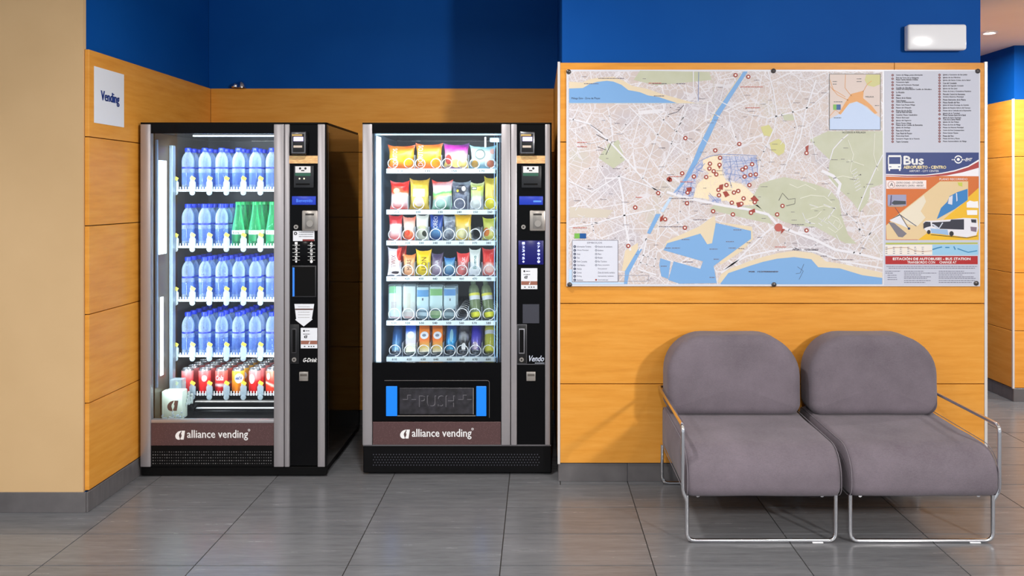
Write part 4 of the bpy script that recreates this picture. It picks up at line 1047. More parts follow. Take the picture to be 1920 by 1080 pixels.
def carton(px, stops, label, ells=(), xs=()):
    w, h = .056, .165
    m = printmat('carton_%d' % px, w, h, stops, ells, .1, 30, .4, xs=xs)
    o = MB().box(-w/2, w/2, -.021, .021, 0, h, .0015, 1).build('drink_carton', m, None, 0, origin=(0, 0, 0))
    MB().box(-w/2-.001, w/2+.001, -.004, .004, h, h+.006, .001, 1).build('top_seam', mat('carton_seam', (214, 220, 226), .4), o)
    slant(o, px, 5, label, 'carton', .021, .45, True, -.06)
tin(740, [(0, (150, 190, 215)), (.2, (90, 140, 180)), (.5, (50, 100, 160)), (1, (30, 60, 110))], 'slim blue can, leftmost on the bottom shelf', rad=.027, lean=.42)
carton(768, [(0, (236, 236, 214)), (.2, (240, 236, 210)), (.32, (214, 206, 226)), (.6, (200, 216, 240)), (.74, (40, 100, 210)), (1, (20, 60, 190))], 'blue and white drink carton on the bottom shelf', [(0, .58, .36, .12, (240, 244, 246))])
for px_, lb in ((794, 'orange and white drink carton nearer the blue carton on the bottom shelf'), (819, 'orange and white drink carton nearer the blue can on the bottom shelf')):
    carton(px_, [(0, (240, 236, 220)), (.14, (246, 220, 130)), (.26, (236, 160, 60)), (.42, (226, 110, 24)), (.7, (236, 130, 20)), (1, (232, 90, 14))], lb, [(0, .57, .4, .13, (220, 224, 232)), (-.02, .57, .2, .05, (120, 130, 150))])
tin(843, [(0, (60, 160, 200)), (.3, (50, 150, 210)), (.7, (40, 110, 190)), (1, (30, 80, 170))], 'light blue can beside the orange cartons on the bottom shelf', [(.05, .55, .16, .24, (150, 206, 226))])
tin(867, [(0, (60, 62, 66)), (.3, (40, 42, 46)), (.55, (170, 174, 180)), (.7, (60, 60, 66)), (1, (130, 134, 140))], 'black and silver can on the bottom shelf', [(.05, .14, .2, .14, (226, 228, 230))], noise=.4)
tin(891, [(0, (130, 110, 140)), (.25, (120, 110, 190)), (.5, (90, 80, 210)), (.75, (40, 30, 200)), (1, (30, 20, 160))], 'violet-blue can on the bottom shelf', [(-.1, .18, .3, .14, (196, 180, 200))])
o = lemon(917, 5, 'yellow lemon bottle at the right end of the bottom shelf', 0, .5, m=clear_mat('lemon_yellow', (210, 214, 90), (206, 208, 80), .75, .25), low=mat('lemon_low', (224, 222, 70), .3))

# ------------------------------------------------------------------ the city map board
YM = 4.158; pm = Plane(YM)
mbd = empty('map_board', (pm.x(1450), YM, pm.z(537)))
tag(mbd, 'large city map board with bus information panel on the wooden wall', 'map')
MB().box(pm.x(1062), pm.x(1838), YM, YW-.001, pm.z(537), pm.z(130.5), .001, 1).build('board', mat('board_white', (214, 215, 224), .35), mbd)
def pcol(name, c, rough=.45): return mat('print_' + name, c, rough, 0, .35)
def XY(pts, l): return [(pm.x(a), YM-.0003*l, pm.z(b)) for a, b in pts]
def poly(mb, pts, l):
    mb.add(XY(pts, l), [list(range(len(pts)))]); return mb
def tri_poly(mb, pts, l):
    """outline that may be concave"""
    from mathutils.geometry import tessellate_polygon
    v = [Vector((a, b, 0)) for a, b in pts]
    mb.add(XY(pts, l), [list(t) for t in tessellate_polygon([v])]); return mb
def strip(mb, pts, w, l):
    pts = [Vector(p) for p in pts]; L = []; R = []
    for i, p in enumerate(pts):
        t = (pts[min(i+1, len(pts)-1)]-pts[max(i-1, 0)]).normalized(); nn = Vector((-t.y, t.x))*w/2
        L.append(p+nn); R.append(p-nn)
    n = len(pts)
    mb.add(XY([(q.x, q.y) for q in L+R], l), [[i, i+1, n+i+1, n+i] for i in range(n-1)]); return mb
def city_mat():
    m = pcol('city', (224, 209, 203)); pos = worldpos(m)
    def vor(scale, rnd, th, rot=0):
        mp = nd(m, 'ShaderNodeMapping'); mp.inputs['Rotation'].default_value = (0, rot, 0); lk(m, pos, mp.inputs[0])
        v = nd(m, 'ShaderNodeTexVoronoi', feature='DISTANCE_TO_EDGE'); v.inputs['Scale'].default_value = scale; v.inputs['Randomness'].default_value = rnd
        lk(m, mp.outputs[0], v.inputs['Vector']); return mth(m, 'LESS_THAN', v.outputs['Distance'], th)
    n = noise_tex(m, 4.5, pos, 3)
    base = ramp(m, n, [(.3, (194, 187, 194)), (.45, (202, 190, 188)), (.6, (207, 193, 188)), (.75, (200, 196, 188))])
    dens = mth(m, 'GREATER_THAN', noise_tex(m, 6, pos, 2), .45)
    fine = mth(m, 'MULTIPLY', vor(58, .55, .07, .6), dens)
    c = mixc(m, mth(m, 'MULTIPLY', fine, .7), base, lin((218, 215, 222)))
    c = mixc(m, mth(m, 'MULTIPLY', vor(24, .7, .03, .9), .8), c, lin((220, 218, 225)))
    c = mixc(m, vor(8, .95, .014, .35), c, lin((225, 223, 229)))
    speck = mth(m, 'MULTIPLY', mth(m, 'GREATER_THAN', noise_tex(m, 190, pos, 1), .66), .3)
    c = mixc(m, speck, c, lin((150, 140, 152)))
    lk(m, c, bsdf(m).inputs['Base Color']); return m
CITY = city_mat()
def tint_mat(name, c, c2, street=None, scale=40):
    m = pcol(name, c); pos = worldpos(m)
    col = ramp(m, noise_tex(m, 12, pos, 3), [(.35, c), (.65, c2)])
    if street:
        v = nd(m, 'ShaderNodeTexVoronoi', feature='DISTANCE_TO_EDGE'); v.inputs['Scale'].default_value = scale; lk(m, pos, v.inputs['Vector'])
        col = mixc(m, mth(m, 'LESS_THAN', v.outputs['Distance'], .055), col, lin(street))
    lk(m, col, bsdf(m).inputs['Base Color']); return m
sheet = poly(MB(), [(1066, 134), (1655, 134), (1655, 533), (1066, 533)], 1).build('map_sheet', CITY, mbd)
def layer(name, m, polys, l, parent=sheet):
    for p in polys: o = tri_poly(MB(), p, l).build(name, m, parent)
    return o
GREEN = tint_mat('park', (188, 191, 166), (194, 197, 176)); SAND = pcol('sand', (222, 206, 178)); SEA = pcol('sea', (122, 168, 218)); OLIVE = pcol('olive', (204, 200, 138))
layer('park_print', GREEN, [[(1425, 345), (1445, 338), (1470, 332), (1500, 338), (1530, 346), (1556, 356), (1573, 376), (1578, 405), (1590, 440), (1606, 457), (1585, 456), (1555, 440), (1530, 426), (1500, 424), (1470, 416), (1440, 400), (1415, 384), (1410, 372)],
    [(1518, 262), (1552, 246), (1655, 246), (1655, 345), (1632, 352), (1628, 378), (1612, 398), (1596, 376), (1570, 352), (1552, 330), (1556, 300), (1540, 285)],
    [(1140, 270), (1160, 262), (1172, 300), (1150, 316), (1122, 296)], [(1466, 212), (1490, 216), (1488, 226), (1470, 226)], [(1200, 132.5), (1330, 135), (1335, 150), (1230, 160), (1188, 150)],
    [(1420, 384), (1440, 404), (1448, 420), (1400, 410), (1350, 398), (1330, 392), (1340, 384), (1390, 388)]], 2)
layer('district_print', tint_mat('historic', (238, 221, 186), (240, 224, 196), (232, 214, 190), 60), [[(1318, 300), (1345, 290), (1352, 300), (1354, 325), (1362, 340), (1390, 345), (1400, 352), (1414, 366), (1412, 384), (1380, 386), (1362, 376), (1340, 378), (1320, 372), (1300, 370), (1308, 345), (1330, 325), (1318, 315)]], 2)
layer('district_print', tint_mat('old_town', (204, 197, 208), (194, 198, 218), (156, 168, 206), 34), [[(1258, 366), (1283, 333), (1304, 312), (1318, 300), (1318, 312), (1306, 335), (1300, 370)], [(1354, 293), (1418, 292), (1424, 330), (1402, 346), (1364, 336), (1356, 320)], [(1328, 365), (1352, 372), (1352, 382), (1330, 378)]], 3)
layer('olive_print', OLIVE, [[(1426, 238), (1442, 234), (1450, 246), (1444, 256), (1432, 254)], [(1443, 268), (1460, 260), (1472, 272), (1470, 286), (1460, 292), (1446, 282)]], 3)
layer('sand_print', SAND, [[(1067, 153), (1092, 155), (1105, 149), (1122, 146), (1150, 144), (1168, 151), (1185, 161), (1215, 167), (1240, 176), (1262, 182), (1290, 190), (1305, 193.5), (1067, 193.5)],
    [(1345, 528), (1352, 514), (1366, 505), (1404, 490), (1430, 482), (1457, 475), (1489, 470), (1522, 474), (1538, 480), (1548, 490), (1580, 495), (1617, 503), (1654, 511), (1654, 522), (1617, 518), (1534, 504), (1489, 484), (1404, 501), (1352, 531)],
    [(1330, 226), (1350, 196), (1388, 140), (1393, 142), (1352, 205), (1337, 232)], [(1172, 470), (1196, 455), (1196, 468), (1172, 508), (1166, 508)], [(1245, 465), (1250, 452), (1310, 425), (1340, 404), (1342, 420), (1335, 456), (1326, 458), (1314, 438)], [(1343, 416), (1410, 425), (1412, 448), (1392, 470), (1350, 497), (1350, 490), (1408, 448), (1408, 433)]], 3)
layer('sea_print', SEA, [[(1067, 166), (1093, 165), (1105, 158), (1120, 153.5), (1138, 151.5), (1150, 153), (1165, 159), (1178, 169), (1190, 171), (1200, 173), (1215, 179), (1235, 182), (1250, 187), (1270, 193.5), (1067, 193.5)],
    [(1394, 134), (1402, 134), (1349, 217), (1345, 225), (1322, 275), (1305, 310), (1293, 332), (1276, 352), (1262, 364), (1282, 336), (1300, 300), (1310, 275), (1333, 229), (1340, 213)],
    [(1230, 401), (1239, 401), (1219, 439), (1213, 437)], [(1196.5, 467), (1204, 467), (1180, 511), (1176, 532.5), (1170, 532.5), (1172, 508)],
    [(1245, 467), (1251, 456), (1313, 438), (1326, 458), (1335, 456), (1342, 418), (1408, 433), (1408, 448), (1350, 490), (1338, 499), (1344, 531), (1274, 532), (1253, 525), (1263, 490), (1313, 504), (1318, 490), (1244, 469)],
    [(1236, 497), (1238, 484), (1257, 490), (1253, 523), (1240, 518)],
    [(1351, 531), (1365.5, 512), (1404, 499), (1430, 491), (1457, 485), (1489, 482), (1521, 486), (1528, 494), (1534, 501), (1574, 503), (1617, 516), (1654, 521), (1654, 533), (1351, 533)]], 4)
layer('pale_sea_print', pcol('pale_sea', (190, 212, 236)), [[(1066.5, 505), (1073, 505), (1073, 529), (1170, 529), (1170, 533), (1066.5, 533)], [(1256, 369), (1261, 370), (1244, 398), (1238, 396)]], 4)
layer('yard_print', pcol('yard', (206, 197, 184)), [[(1068, 388), (1150, 394), (1138, 408), (1068, 408)]], 3)
# fine lines: old town blocks, inset frame, hill paths
mb = MB()
for pts in ([(1284, 334), (1296, 318), (1312, 302), (1330, 293), (1350, 289), (1385, 290), (1420, 292)], [(1350, 294), (1368, 294), (1371, 322), (1366, 340)], [(1378, 292), (1384, 318), (1402, 330)], [(1356, 304), (1424, 300)], [(1356, 314), (1392, 312)], [(1358, 324), (1420, 334)], [(1394, 296), (1398, 306), (1420, 302)], [(1408, 294), (1412, 325)], [(1418, 296), (1421, 330)], [(1288, 342), (1304, 344)], [(1288, 350), (1302, 352)], [(1270, 358), (1300, 364)], [(1275, 352), (1268, 366)], [(1284, 346), (1280, 368)], [(1296, 342), (1292, 368)], [(1306, 318), (1318, 322)], [(1300, 330), (1322, 306)], [(1330, 362), (1345, 380)], [(1336, 376), (1352, 374)], [(1366, 330), (1372, 352)], [(1310, 135), (1309, 190)]): strip(mb, pts, .9, 6)
mb.build('road_print', pcol('blue_lines', (128, 148, 200)), sheet)
mb = MB()
for pts in ([(1067, 193.6), (1338, 193.6)], [(1338, 135), (1338, 193.6)]): strip(mb, pts, .6, 6)
for pts in ([(1480, 345), (1495, 352), (1510, 346), (1530, 356)], [(1500, 372), (1520, 366), (1545, 368), (1560, 380)], [(1520, 392), (1545, 386), (1568, 392)], [(1545, 415), (1556, 402), (1572, 410), (1580, 424), (1566, 436), (1552, 426)], [(1512, 412), (1530, 406), (1540, 396)], [(1590, 262), (1600, 290), (1594, 320), (1606, 340)], [(1640, 250), (1638, 290), (1646, 320)], [(1560, 335), (1580, 330), (1600, 334)], [(1590, 300), (1620, 310)], [(1562, 420), (1566, 412), (1576, 418), (1572, 428)], [(1632, 355), (1640, 366), (1636, 380), (1626, 376)]): strip(mb, pts, 1.2, 5)
mb.build('road_print', pcol('hill_lines', (226, 226, 214)), sheet)
# white avenues
roads = [([(1067, 222), (1105, 232), (1145, 268), (1175, 300), (1205, 335), (1240, 365)], 3), ([(1067, 340), (1110, 360), (1160, 330), (1205, 345), (1245, 362)], 2.4),
    ([(1250, 360), (1275, 368), (1320, 378), (1360, 386), (1400, 392), (1440, 402), (1458, 422)], 5), ([(1160, 330), (1168, 370), (1172, 420), (1182, 470)], 4), ([(1067, 425), (1110, 420), (1165, 405), (1230, 392)], 2.6), ([(1110, 420), (1122, 470), (1140, 500)], 2),
    ([(1458, 422), (1490, 436), (1530, 450), (1565, 468), (1610, 476), (1654, 487)], 5), ([(1352, 512), (1380, 490), (1420, 450), (1450, 424)], 3.2), ([(1356, 505), (1400, 480), (1450, 470), (1490, 466), (1530, 472), (1580, 490), (1654, 503)], 3.4),
    ([(1600, 475), (1618, 450), (1640, 430), (1655, 420)], 2), ([(1612, 476), (1630, 440), (1650, 400)], 2), ([(1570, 365), (1575, 345), (1562, 330), (1540, 320)], 6), ([(1572, 366), (1580, 395), (1605, 415), (1615, 440)], 2.2), ([(1556, 300), (1562, 280), (1578, 262), (1590, 252)], 2),
    ([(1655, 290), (1640, 320), (1622, 360), (1608, 395)], 2), ([(1475, 175), (1485, 205), (1495, 240), (1480, 290), (1470, 320)], 2.4), ([(1440, 134), (1450, 170), (1456, 210), (1452, 240), (1425, 300), (1420, 340)], 2.4), ([(1530, 150), (1510, 210), (1500, 260), (1480, 300)], 3), ([(1440, 222), (1480, 212), (1520, 200), (1555, 170)], 2.4),
    ([(1355, 290), (1400, 270), (1430, 250)], 2), ([(1214, 195), (1260, 240), (1300, 270)], 2), ([(1140, 200), (1146, 240), (1150, 270)], 2), ([(1250, 210), (1230, 260), (1205, 335)], 2), ([(1290, 200), (1262, 260), (1240, 330)], 2), ([(1180, 200), (1230, 250), (1290, 290)], 2),
    ([(1198, 470), (1212, 447), (1230, 452), (1252, 425), (1310, 400)], 2), ([(1212, 447), (1206, 480), (1196, 505), (1230, 515)], 3), ([(1232, 470), (1226, 500)], 2), ([(1218, 460), (1212, 500)], 1.6), ([(1204, 478), (1232, 486)], 1.6), ([(1200, 492), (1230, 500)], 1.6),
    ([(1338, 213), (1352, 221)], 2), ([(1085, 200), (1068, 240), (1100, 270), (1140, 262)], 1.8), ([(1540, 205), (1520, 240), (1530, 300), (1555, 320)], 1.6), ([(1360, 150), (1350, 190), (1390, 210), (1440, 222)], 1.8), ([(1300, 134), (1300, 165), (1310, 192)], 1.8)]
mb = MB()
for pts, w in roads: strip(mb, pts, w, 5)
for k in range(7): strip(mb, [(1597 + k*1.2, 322 + k*6), (1606 + k*1.5, 316 + k*6)], 1, 5)
rnd = random.Random(21)
for k in range(120):
    x, y = rnd.choice([(1300, 240), (1120, 240), (1420, 200), (1110, 390), (1200, 390), (1440, 460), (1460, 300), (1290, 410), (1600, 440), (1260, 150), (1550, 400)])
    x += rnd.uniform(-55, 55); y += rnd.uniform(-32, 32); a = rnd.choice([.6, -.95, .3, 1.2]) + rnd.uniform(-.15, .15); L = rnd.uniform(8, 26)
    if not (1070 < x < 1620 and 200 < y < 470) or (1235 < x < 1420 and y > 405) or (1540 < x and y < 250): continue
    strip(mb, [(x, y), (x+math.cos(a)*L, y+math.sin(a)*L)], rnd.uniform(.8, 1.6), 5)
mb.build('road_print', pcol('road', (226, 225, 232)), sheet)
mb = MB()
for pts in ([(1118, 252), (1140, 264)], [(1107, 234), (1130, 250)], [(1252, 215), (1270, 210), (1282, 197)], [(1136, 290), (1147, 266)], [(1120, 275), (1136, 281)]): strip(mb, pts, .9, 6)
strip(mb, [(1495, 500), (1506, 508), (1498, 524)], .6, 6); strip(mb, [(1507, 495), (1500, 512), (1492, 513)], .6, 6); strip(mb, [(1460, 376), (1467, 362), (1478, 374), (1491, 372), (1490, 382), (1474, 386)], .9, 6)
rnd = random.Random(8)
words = [(1075, 185, 0)]
mb2 = MB()
def small(x0, x1, y, h): greek(mb2, pm.x(x0), pm.x(x1), pm.z(y), h*pm.k, YM-.0018, rnd)
for k in range(170):
    x = rnd.uniform(1072, 1640); y = rnd.uniform(140, 525)
    if 1070 < x < 1300 and 148 < y < 198 or 1550 < x and y < 255 or x < 1165 and y > 430 or 1235 < x < 1420 and y > 405 or 1345 < x and y > 470: continue
    small(x, x + rnd.uniform(3, 14), y, .8)
for x0, x1, y in ((1095, 1122, 157), (1122, 1170, 147), (1223, 1250, 157), (1268, 1285, 157), (1226, 1245, 180), (1255, 1300, 372), (1280, 1300, 378), (1235, 1290, 425), (1300, 1325, 412), (1247, 1258, 465), (1260, 1275, 465), (1330, 1345, 467), (1278, 1293, 449), (1280, 1300, 491), (1338, 1348, 486), (1239, 1250, 499), (1330, 1340, 520), (1375, 1390, 431), (1366, 1380, 465), (1361, 1376, 453), (1403, 1415, 509), (1428, 1460, 509), (1487, 1502, 467), (1510, 1534, 469), (1538, 1550, 480), (1560, 1600, 487), (1384, 1395, 466), (1400, 1408, 455), (1420, 1428, 445), (1484, 1508, 421)): small(x0, x1, y, 1.3)
mb2.build('small_print', pcol('small', (112, 104, 118)), sheet)
addtext(mb, 'Málaga Este - Zona de Playas', pm.x(1071.5), pm.x(1125), pm.z(187), pm.z(182.5), YM-.0018)
addtext(mb, 'ACCESOS A MÁLAGA', pm.x(1579), pm.x(1623), pm.z(250), pm.z(245.5), YM-.0018)
addtext(mb, 'MAR   MEDITERRANEO', pm.x(1405), pm.x(1458), pm.z(511), pm.z(508), YM-.0018)
addtext(mb, 'PASEO   MARITIMO', pm.x(1486), pm.x(1534), pm.z(470), pm.z(466.5), YM-.0018)
for k in range(34):
    x, y = rnd.uniform(1075, 1640), rnd.uniform(200, 480)
    if 1235 < x < 1420 and y > 405 or x > 1545 and y < 260: continue
    mb.disc(pm.x(x), YM-.0018, pm.z(y), .0026, 8)
mb.build('dark_print', pcol('dark', (58, 52, 66)), sheet)
rings = [(1379, 141), (1403, 144), (1285, 259), (1386, 270), (1341, 282), (1350, 296), (1331, 307), (1349, 309), (1330, 316), (1338, 321), (1343, 327), (1324, 332), (1301, 331), (1279, 325), (1256, 337), (1392, 318), (1398, 314), (1410, 308), (1396, 331), (1407, 328), (1417, 327), (1362, 347), (1347, 356), (1348, 366), (1376, 361), (1384, 358), (1405, 347), (1394, 372), (1372, 380), (1390, 382), (1415, 379), (1337, 396), (1374, 402), (1408, 399), (1288, 381), (1289, 361), (1234, 362), (1247, 411), (1191, 389), (1284, 427), (1178, 461), (1467, 386), (1457, 402), (1512, 432), (1512, 287), (1254, 336)]
mb = MB()
for x, y in rings: mb.disc(pm.x(x), YM-.0024, pm.z(y), 4.1*pm.k, 14, 1.9*pm.k)
for pts in ([(1349, 347), (1356, 345), (1355, 356), (1347, 354)], [(1355, 360), (1362, 358), (1368, 366), (1360, 370)], [(1407, 372), (1415, 367), (1423, 376), (1414, 380)], [(1380, 380), (1390, 378), (1391, 387), (1383, 389)], [(1287, 352), (1297, 351), (1296, 359), (1288, 360)], [(1510, 275), (1516, 272), (1515, 284), (1511, 284)], [(1404, 395), (1415, 391), (1416, 398), (1406, 400)], [(1238, 408), (1244, 402), (1242, 414), (1237, 416)], [(1465, 428), (1472, 430), (1464, 439)], [(1256, 334), (1260, 340), (1254, 340)], [(1346, 312), (1352, 310), (1349, 317)]): poly(mb, pts, 7)
mb.build('marker_rings', pcol('marker', (158, 62, 50)), sheet)
mb = MB(); mb.disc(pm.x(1459.5), YM-.0024, pm.z(426.5), 7.6*pm.k, 18); mb.build('bullring_mark', pcol('bullring', (184, 92, 84)), sheet)
mb = MB()
for x, y in rings: mb.disc(pm.x(x), YM-.0022, pm.z(y), 2.0*pm.k, 10)
mb.build('marker_centres', pcol('marker_in', (244, 232, 226)), sheet)
mb = MB()
for x0, x1, y in ((1082, 1100, 267), (1082, 1100, 275), (1254, 1280, 331), (1388, 1430, 163), (1398, 1425, 202), (1216, 1240, 156), (1275, 1300, 119.0+230-8), (1074, 1100, 427), (1192, 1204, 370), (1453, 1475, 463)): greek(mb, pm.x(x0), pm.x(x1), pm.z(y), 1.4*pm.k, YM-.0021, rnd)
mb.build('red_print', pcol('redsmall', (196, 110, 100)), sheet)
# hotel mark
mb = MB(); poly(mb, [(1077, 437.5), (1089, 437.5), (1089, 447), (1077, 447)], 7); mb.build('hotel_mark', pcol('hotel_green', (120, 180, 80)), sheet)
mb = MB(); poly(mb, [(1087, 437.5), (1099, 437.5), (1099, 447), (1087, 447)], 8); mb.build('hotel_mark', pcol('hotel_blue', (24, 84, 150)), sheet)
# symbols box
lg = poly(MB(), [(1073, 450.5), (1158.5, 450.5), (1158.5, 528.5), (1073, 528.5)], 6).build('symbol_box', pcol('legend', (214, 217, 230)), mbd)
mb = MB()
for a, b in (((1073, 450.5), (1158.5, 450.5)), ((1158.5, 450.5), (1158.5, 528.5)), ((1073, 528.5), (1158.5, 528.5)), ((1073, 450.5), (1073, 528.5))): strip(mb, [a, b], .7, 7)
SYM = ['Información Turística', 'Oficina Municipal', 'Aseos', 'Taxi', 'Punto Cercanías', 'Club Náutico', 'Policía', 'Correos', 'Parking', 'Autobuses']
SYM2 = ['Estación de autobuses', 'Bomberos', 'Metro', 'Mirador', 'Bus Turístico', 'Museo y monumento', 'Zona peatonal', 'Zona de interés turístico', 'Aparcamiento residentes', 'Usted está aquí']
addtext(mb, 'SÍMBOLOS', pm.x(1100.5), pm.x(1129), pm.z(456.5), pm.z(453), YM-.0023)
for i in range(10):
    y = 462.3 + i*6.95
    addtext(mb, SYM[i], pm.x(1081.5), pm.x(1081.5 + len(SYM[i])*1.28), pm.z(y+1.6), pm.z(y-1.6), YM-.0023)
    addtext(mb, SYM2[i], pm.x(1121), pm.x(1121 + len(SYM2[i])*1.28), pm.z(y+1.6), pm.z(y-1.6), YM-.0023)
mb.build('print', pcol('legend_text', (84, 84, 104)), lg)
mb = MB()
for i in range(10):
    y = 462.3 + i*6.95; mb.disc(pm.x(1077.6), YM-.0023, pm.z(y), 2.5*pm.k, 10, .9*pm.k)
    if i < 6: mb.disc(pm.x(1117.6), YM-.0023, pm.z(y), 2.3*pm.k, 4, 1.4*pm.k)
mb.build('symbols', pcol('symbols', (40, 52, 84)), lg)
mb = MB(); mb.disc(pm.x(1117.6), YM-.0023, pm.z(524.6), 1.8*pm.k, 8); mb.build('symbol_red', pcol('marker', ()), lg)
mb = MB()
for a, b in (((1160, 516), (1216, 516)), ((1216, 516), (1216, 527)), ((1160, 527), (1216, 527)), ((1160, 516), (1160, 527))): strip(mb, [a, b], .8, 7)
mb.build('scale_box', pcol('scale', (170, 170, 184)), sheet)
# inset map
ins = poly(MB(), [(1555, 139), (1650.5, 139), (1650.5, 243.5), (1555, 243.5)], 6).build('inset_map', pcol('inset', (216, 199, 192)), mbd)
mb = MB(); tri_poly(mb, [(1624, 140), (1650, 140), (1650, 158), (1638, 163), (1626, 160), (1621, 150)], 7); mb.build('park_print', pcol('olive', ()), ins)
mb = MB(); tri_poly(mb, [(1555.5, 223), (1575, 213), (1592, 195), (1606, 191), (1616, 195), (1632, 208), (1650, 221), (1650, 243), (1555.5, 243)], 7); mb.build('sea_print', pcol('inset_sea', (190, 208, 238)), ins)
mb = MB(); tri_poly(mb, [(1572, 213), (1586, 190), (1596, 176), (1612, 172), (1619, 170), (1618, 184), (1634, 198), (1645, 212), (1640, 214), (1626, 200), (1606, 190), (1592, 194), (1576, 215)], 8)
for pts in ([(1556, 150), (1562, 168), (1585, 182)], [(1556, 162), (1570, 178), (1590, 188)], [(1585, 140), (1584, 165), (1596, 180)], [(1618, 172), (1626, 158), (1634, 152)], [(1555, 218), (1566, 206), (1574, 212)]): strip(mb, pts, 1, 8)
mb.build('town_print', pcol('inset_town', (224, 160, 96)), ins)
mb = MB()
for a, b in (((1555, 139), (1650.5, 139)), ((1650.5, 139), (1650.5, 243.5)), ((1650.5, 243.5), (1555, 243.5)), ((1555, 243.5), (1555, 139))): strip(mb, [a, b], .8, 9)
rnd = random.Random(3)
for x0, x1, y in ((1561, 1569, 153), (1561, 1568, 158), (1606, 1615, 148), (1606, 1615, 153), (1563, 1580, 191), (1563, 1577, 221), (1640, 1648, 198)): greek(mb, pm.x(x0), pm.x(x1), pm.z(y), 1.1*pm.k, YM-.003, rnd)
addtext(mb, 'MÁLAGA', pm.x(1622.5), pm.x(1638), pm.z(183), pm.z(179.5), YM-.003)
mb.build('print', pcol('inset_ink', (70, 80, 84)), ins)
mb = MB(); poly(mb, [(1562, 196), (1568, 196), (1568, 206), (1562, 206)], 9); mb.build('hotel_mark', pcol('hotel_green', ()), ins)
mb = MB(); poly(mb, [(1568, 196), (1576, 196), (1576, 206), (1568, 206)], 9); mb.build('hotel_mark', pcol('hotel_blue', ()), ins)
# list panel
lp_ = poly(MB(), [(1657.5, 133), (1836, 133), (1836, 535), (1657.5, 535)], 1).build('info_panel', pcol('list_panel', (194, 197, 212)), mbd)
LST = [['Centro de Málaga, punto información'], ['Plaza de Toros de La Malagueta', 'Museo Taurino Antonio Ordóñez'], ['Cementerio Inglés'], ['Museo del Patrimonio Municipal'], ['Castillo de Gibralfaro', 'Centro de Interpretación Castillo de Gibralfaro'], ['La Alcazaba'], ['Aduana'], ['Palacio de la Aduana'], ['Teatro Romano', 'Centro de Interpretación'], ['Museo Casa Picasso Málaga'], ['Palacio del Obispado'], ['Museo de arte de Flor', 'Casa de Pedro de Mena'], ['Catedral, Museo Catedralicio'], ['Palacio Episcopal'], ['Iglesia del Sagrario'], ['Museo Picasso Málaga', 'Palacio de los Condes de Buenavista'], ['Iglesia de Santiago'], ['Plaza de la Merced'], ['Casa Natal de Picasso'], ['Museo Jorge Rando'], ['Santuario Virgen de la Victoria'], ['Teatro Cervantes']]
LST2 = [['Iglesia y Convento de San Julián'], ['Iglesia de los Mártires'], ['Iglesia del Santo Cristo de la Salud'], ['Casa del Consulado'], ['Iglesia del Sagrado Corazón'], ['Iglesia de San Juan'], ['Museo de Artes y Costumbres Populares'], ['Mercado Central de Atarazanas'], ['Archivo Histórico Municipal'], ['Museo Interactivo de la Música'], ['Museo Revello del Vino'], ['Iglesia de Santo Domingo de Guzmán'], ['Iglesia de Nuestra Señora del Carmen'], ['Museo de la Cofradía de la Expiración'], ['Iglesia de la Trinidad', 'Museo Semana Santa de la Salud'], ['Iglesia de Santo Domingo', 'Casa de la Santa Misión'], ['Iglesia de San Felipe'], ['Museo de Arte de Málaga'], ['Museo de Historia Municipal'], ['Centro de Arte Contemporáneo'], ['Museo Carmen Thyssen'], ['Museo del Vino'], ['Museo de Arte y Flores'], ['Museo Automovilístico de Málaga']]
mb = MB(); dots = MB(); dotin = MB()
for lst, dx, x, ytop in ((LST, 1673.5, 1680, 141), (LST2, 1761.5, 1768, 140.5)):
    tot = sum(len(e_) for e_ in lst) + .75*len(lst); u = 130.0/tot; y = ytop
    for e_ in lst:
        yc = y + (len(e_)-1)*u*.5*1.0
        dots.disc(pm.x(dx), YM-.0008, pm.z(yc), 2.25*pm.k, 12, .7*pm.k)
        for s_ in e_:
            addtext(mb, s_, pm.x(x), pm.x(x + len(s_)*1.42), pm.z(y+1.5), pm.z(y-1.6), YM-.0008, embolden=.0003); y += u
        y += .75*u
mb.build('print', pcol('list_ink', (52, 50, 66)), lp_); dots.build('list_dots', pcol('list_dot', (120, 40, 44)), lp_)
# bus poster
bp = [(1660.5, 286), (1835, 286), (1835, 450), (1660.5, 450)]
def lay(name, c, polys, l):
    for q in polys: o = tri_poly(MB(), q, l).build(name, pcol(name + '_%d_%d_%d' % c, c), lp_)
    return o
curve = [(1835, 299), (1815, 311), (1790, 319), (1765, 324), (1735, 327.5), (1700, 327.5), (1661, 326)]
lay('poster_white', (236, 234, 240), [[(1661, 286), (1835, 286), (1835, 331), (1661, 331)]], 2)
lay('poster_blue', (38, 58, 122), [[(1661, 286), (1835, 286)] + curve], 3)
lay('poster_red', (170, 56, 56), [[(1835, 302.5), (1815, 313.5), (1790, 321.5), (1765, 326), (1735, 329.2), (1700, 329.5), (1661, 328), (1661, 329), (1700, 331.5), (1735, 331.5), (1775, 329), (1805, 323), (1835, 314.5)]], 3)
lay('poster_orange', (206, 106, 38), [[(1661, 331), (1700, 332.5), (1740, 332), (1760, 330), (1835, 330.5), (1835, 390), (1770, 450), (1661, 450)]], 3)
lay('poster_yellow', (232, 182, 36), [[(1835, 352), (1835, 450), (1720, 450), (1770, 410)]], 4)
lay('poster_land', (222, 196, 152), [[(1661, 423), (1686, 400), (1762, 340), (1815, 340), (1815, 374), (1782, 400), (1750, 428), (1722, 449), (1662, 449)]], 5)
lay('poster_land_pale', (226, 216, 196), [[(1667, 413), (1688, 400), (1732, 366), (1736, 378), (1726, 396), (1735, 408), (1720, 424), (1700, 420), (1690, 402)]], 6)
lay('poster_sea', (46, 124, 190), [[(1814, 354), (1814, 375), (1790, 392), (1756, 411), (1764, 390), (1776, 378), (1780, 368), (1795, 360)]], 6)
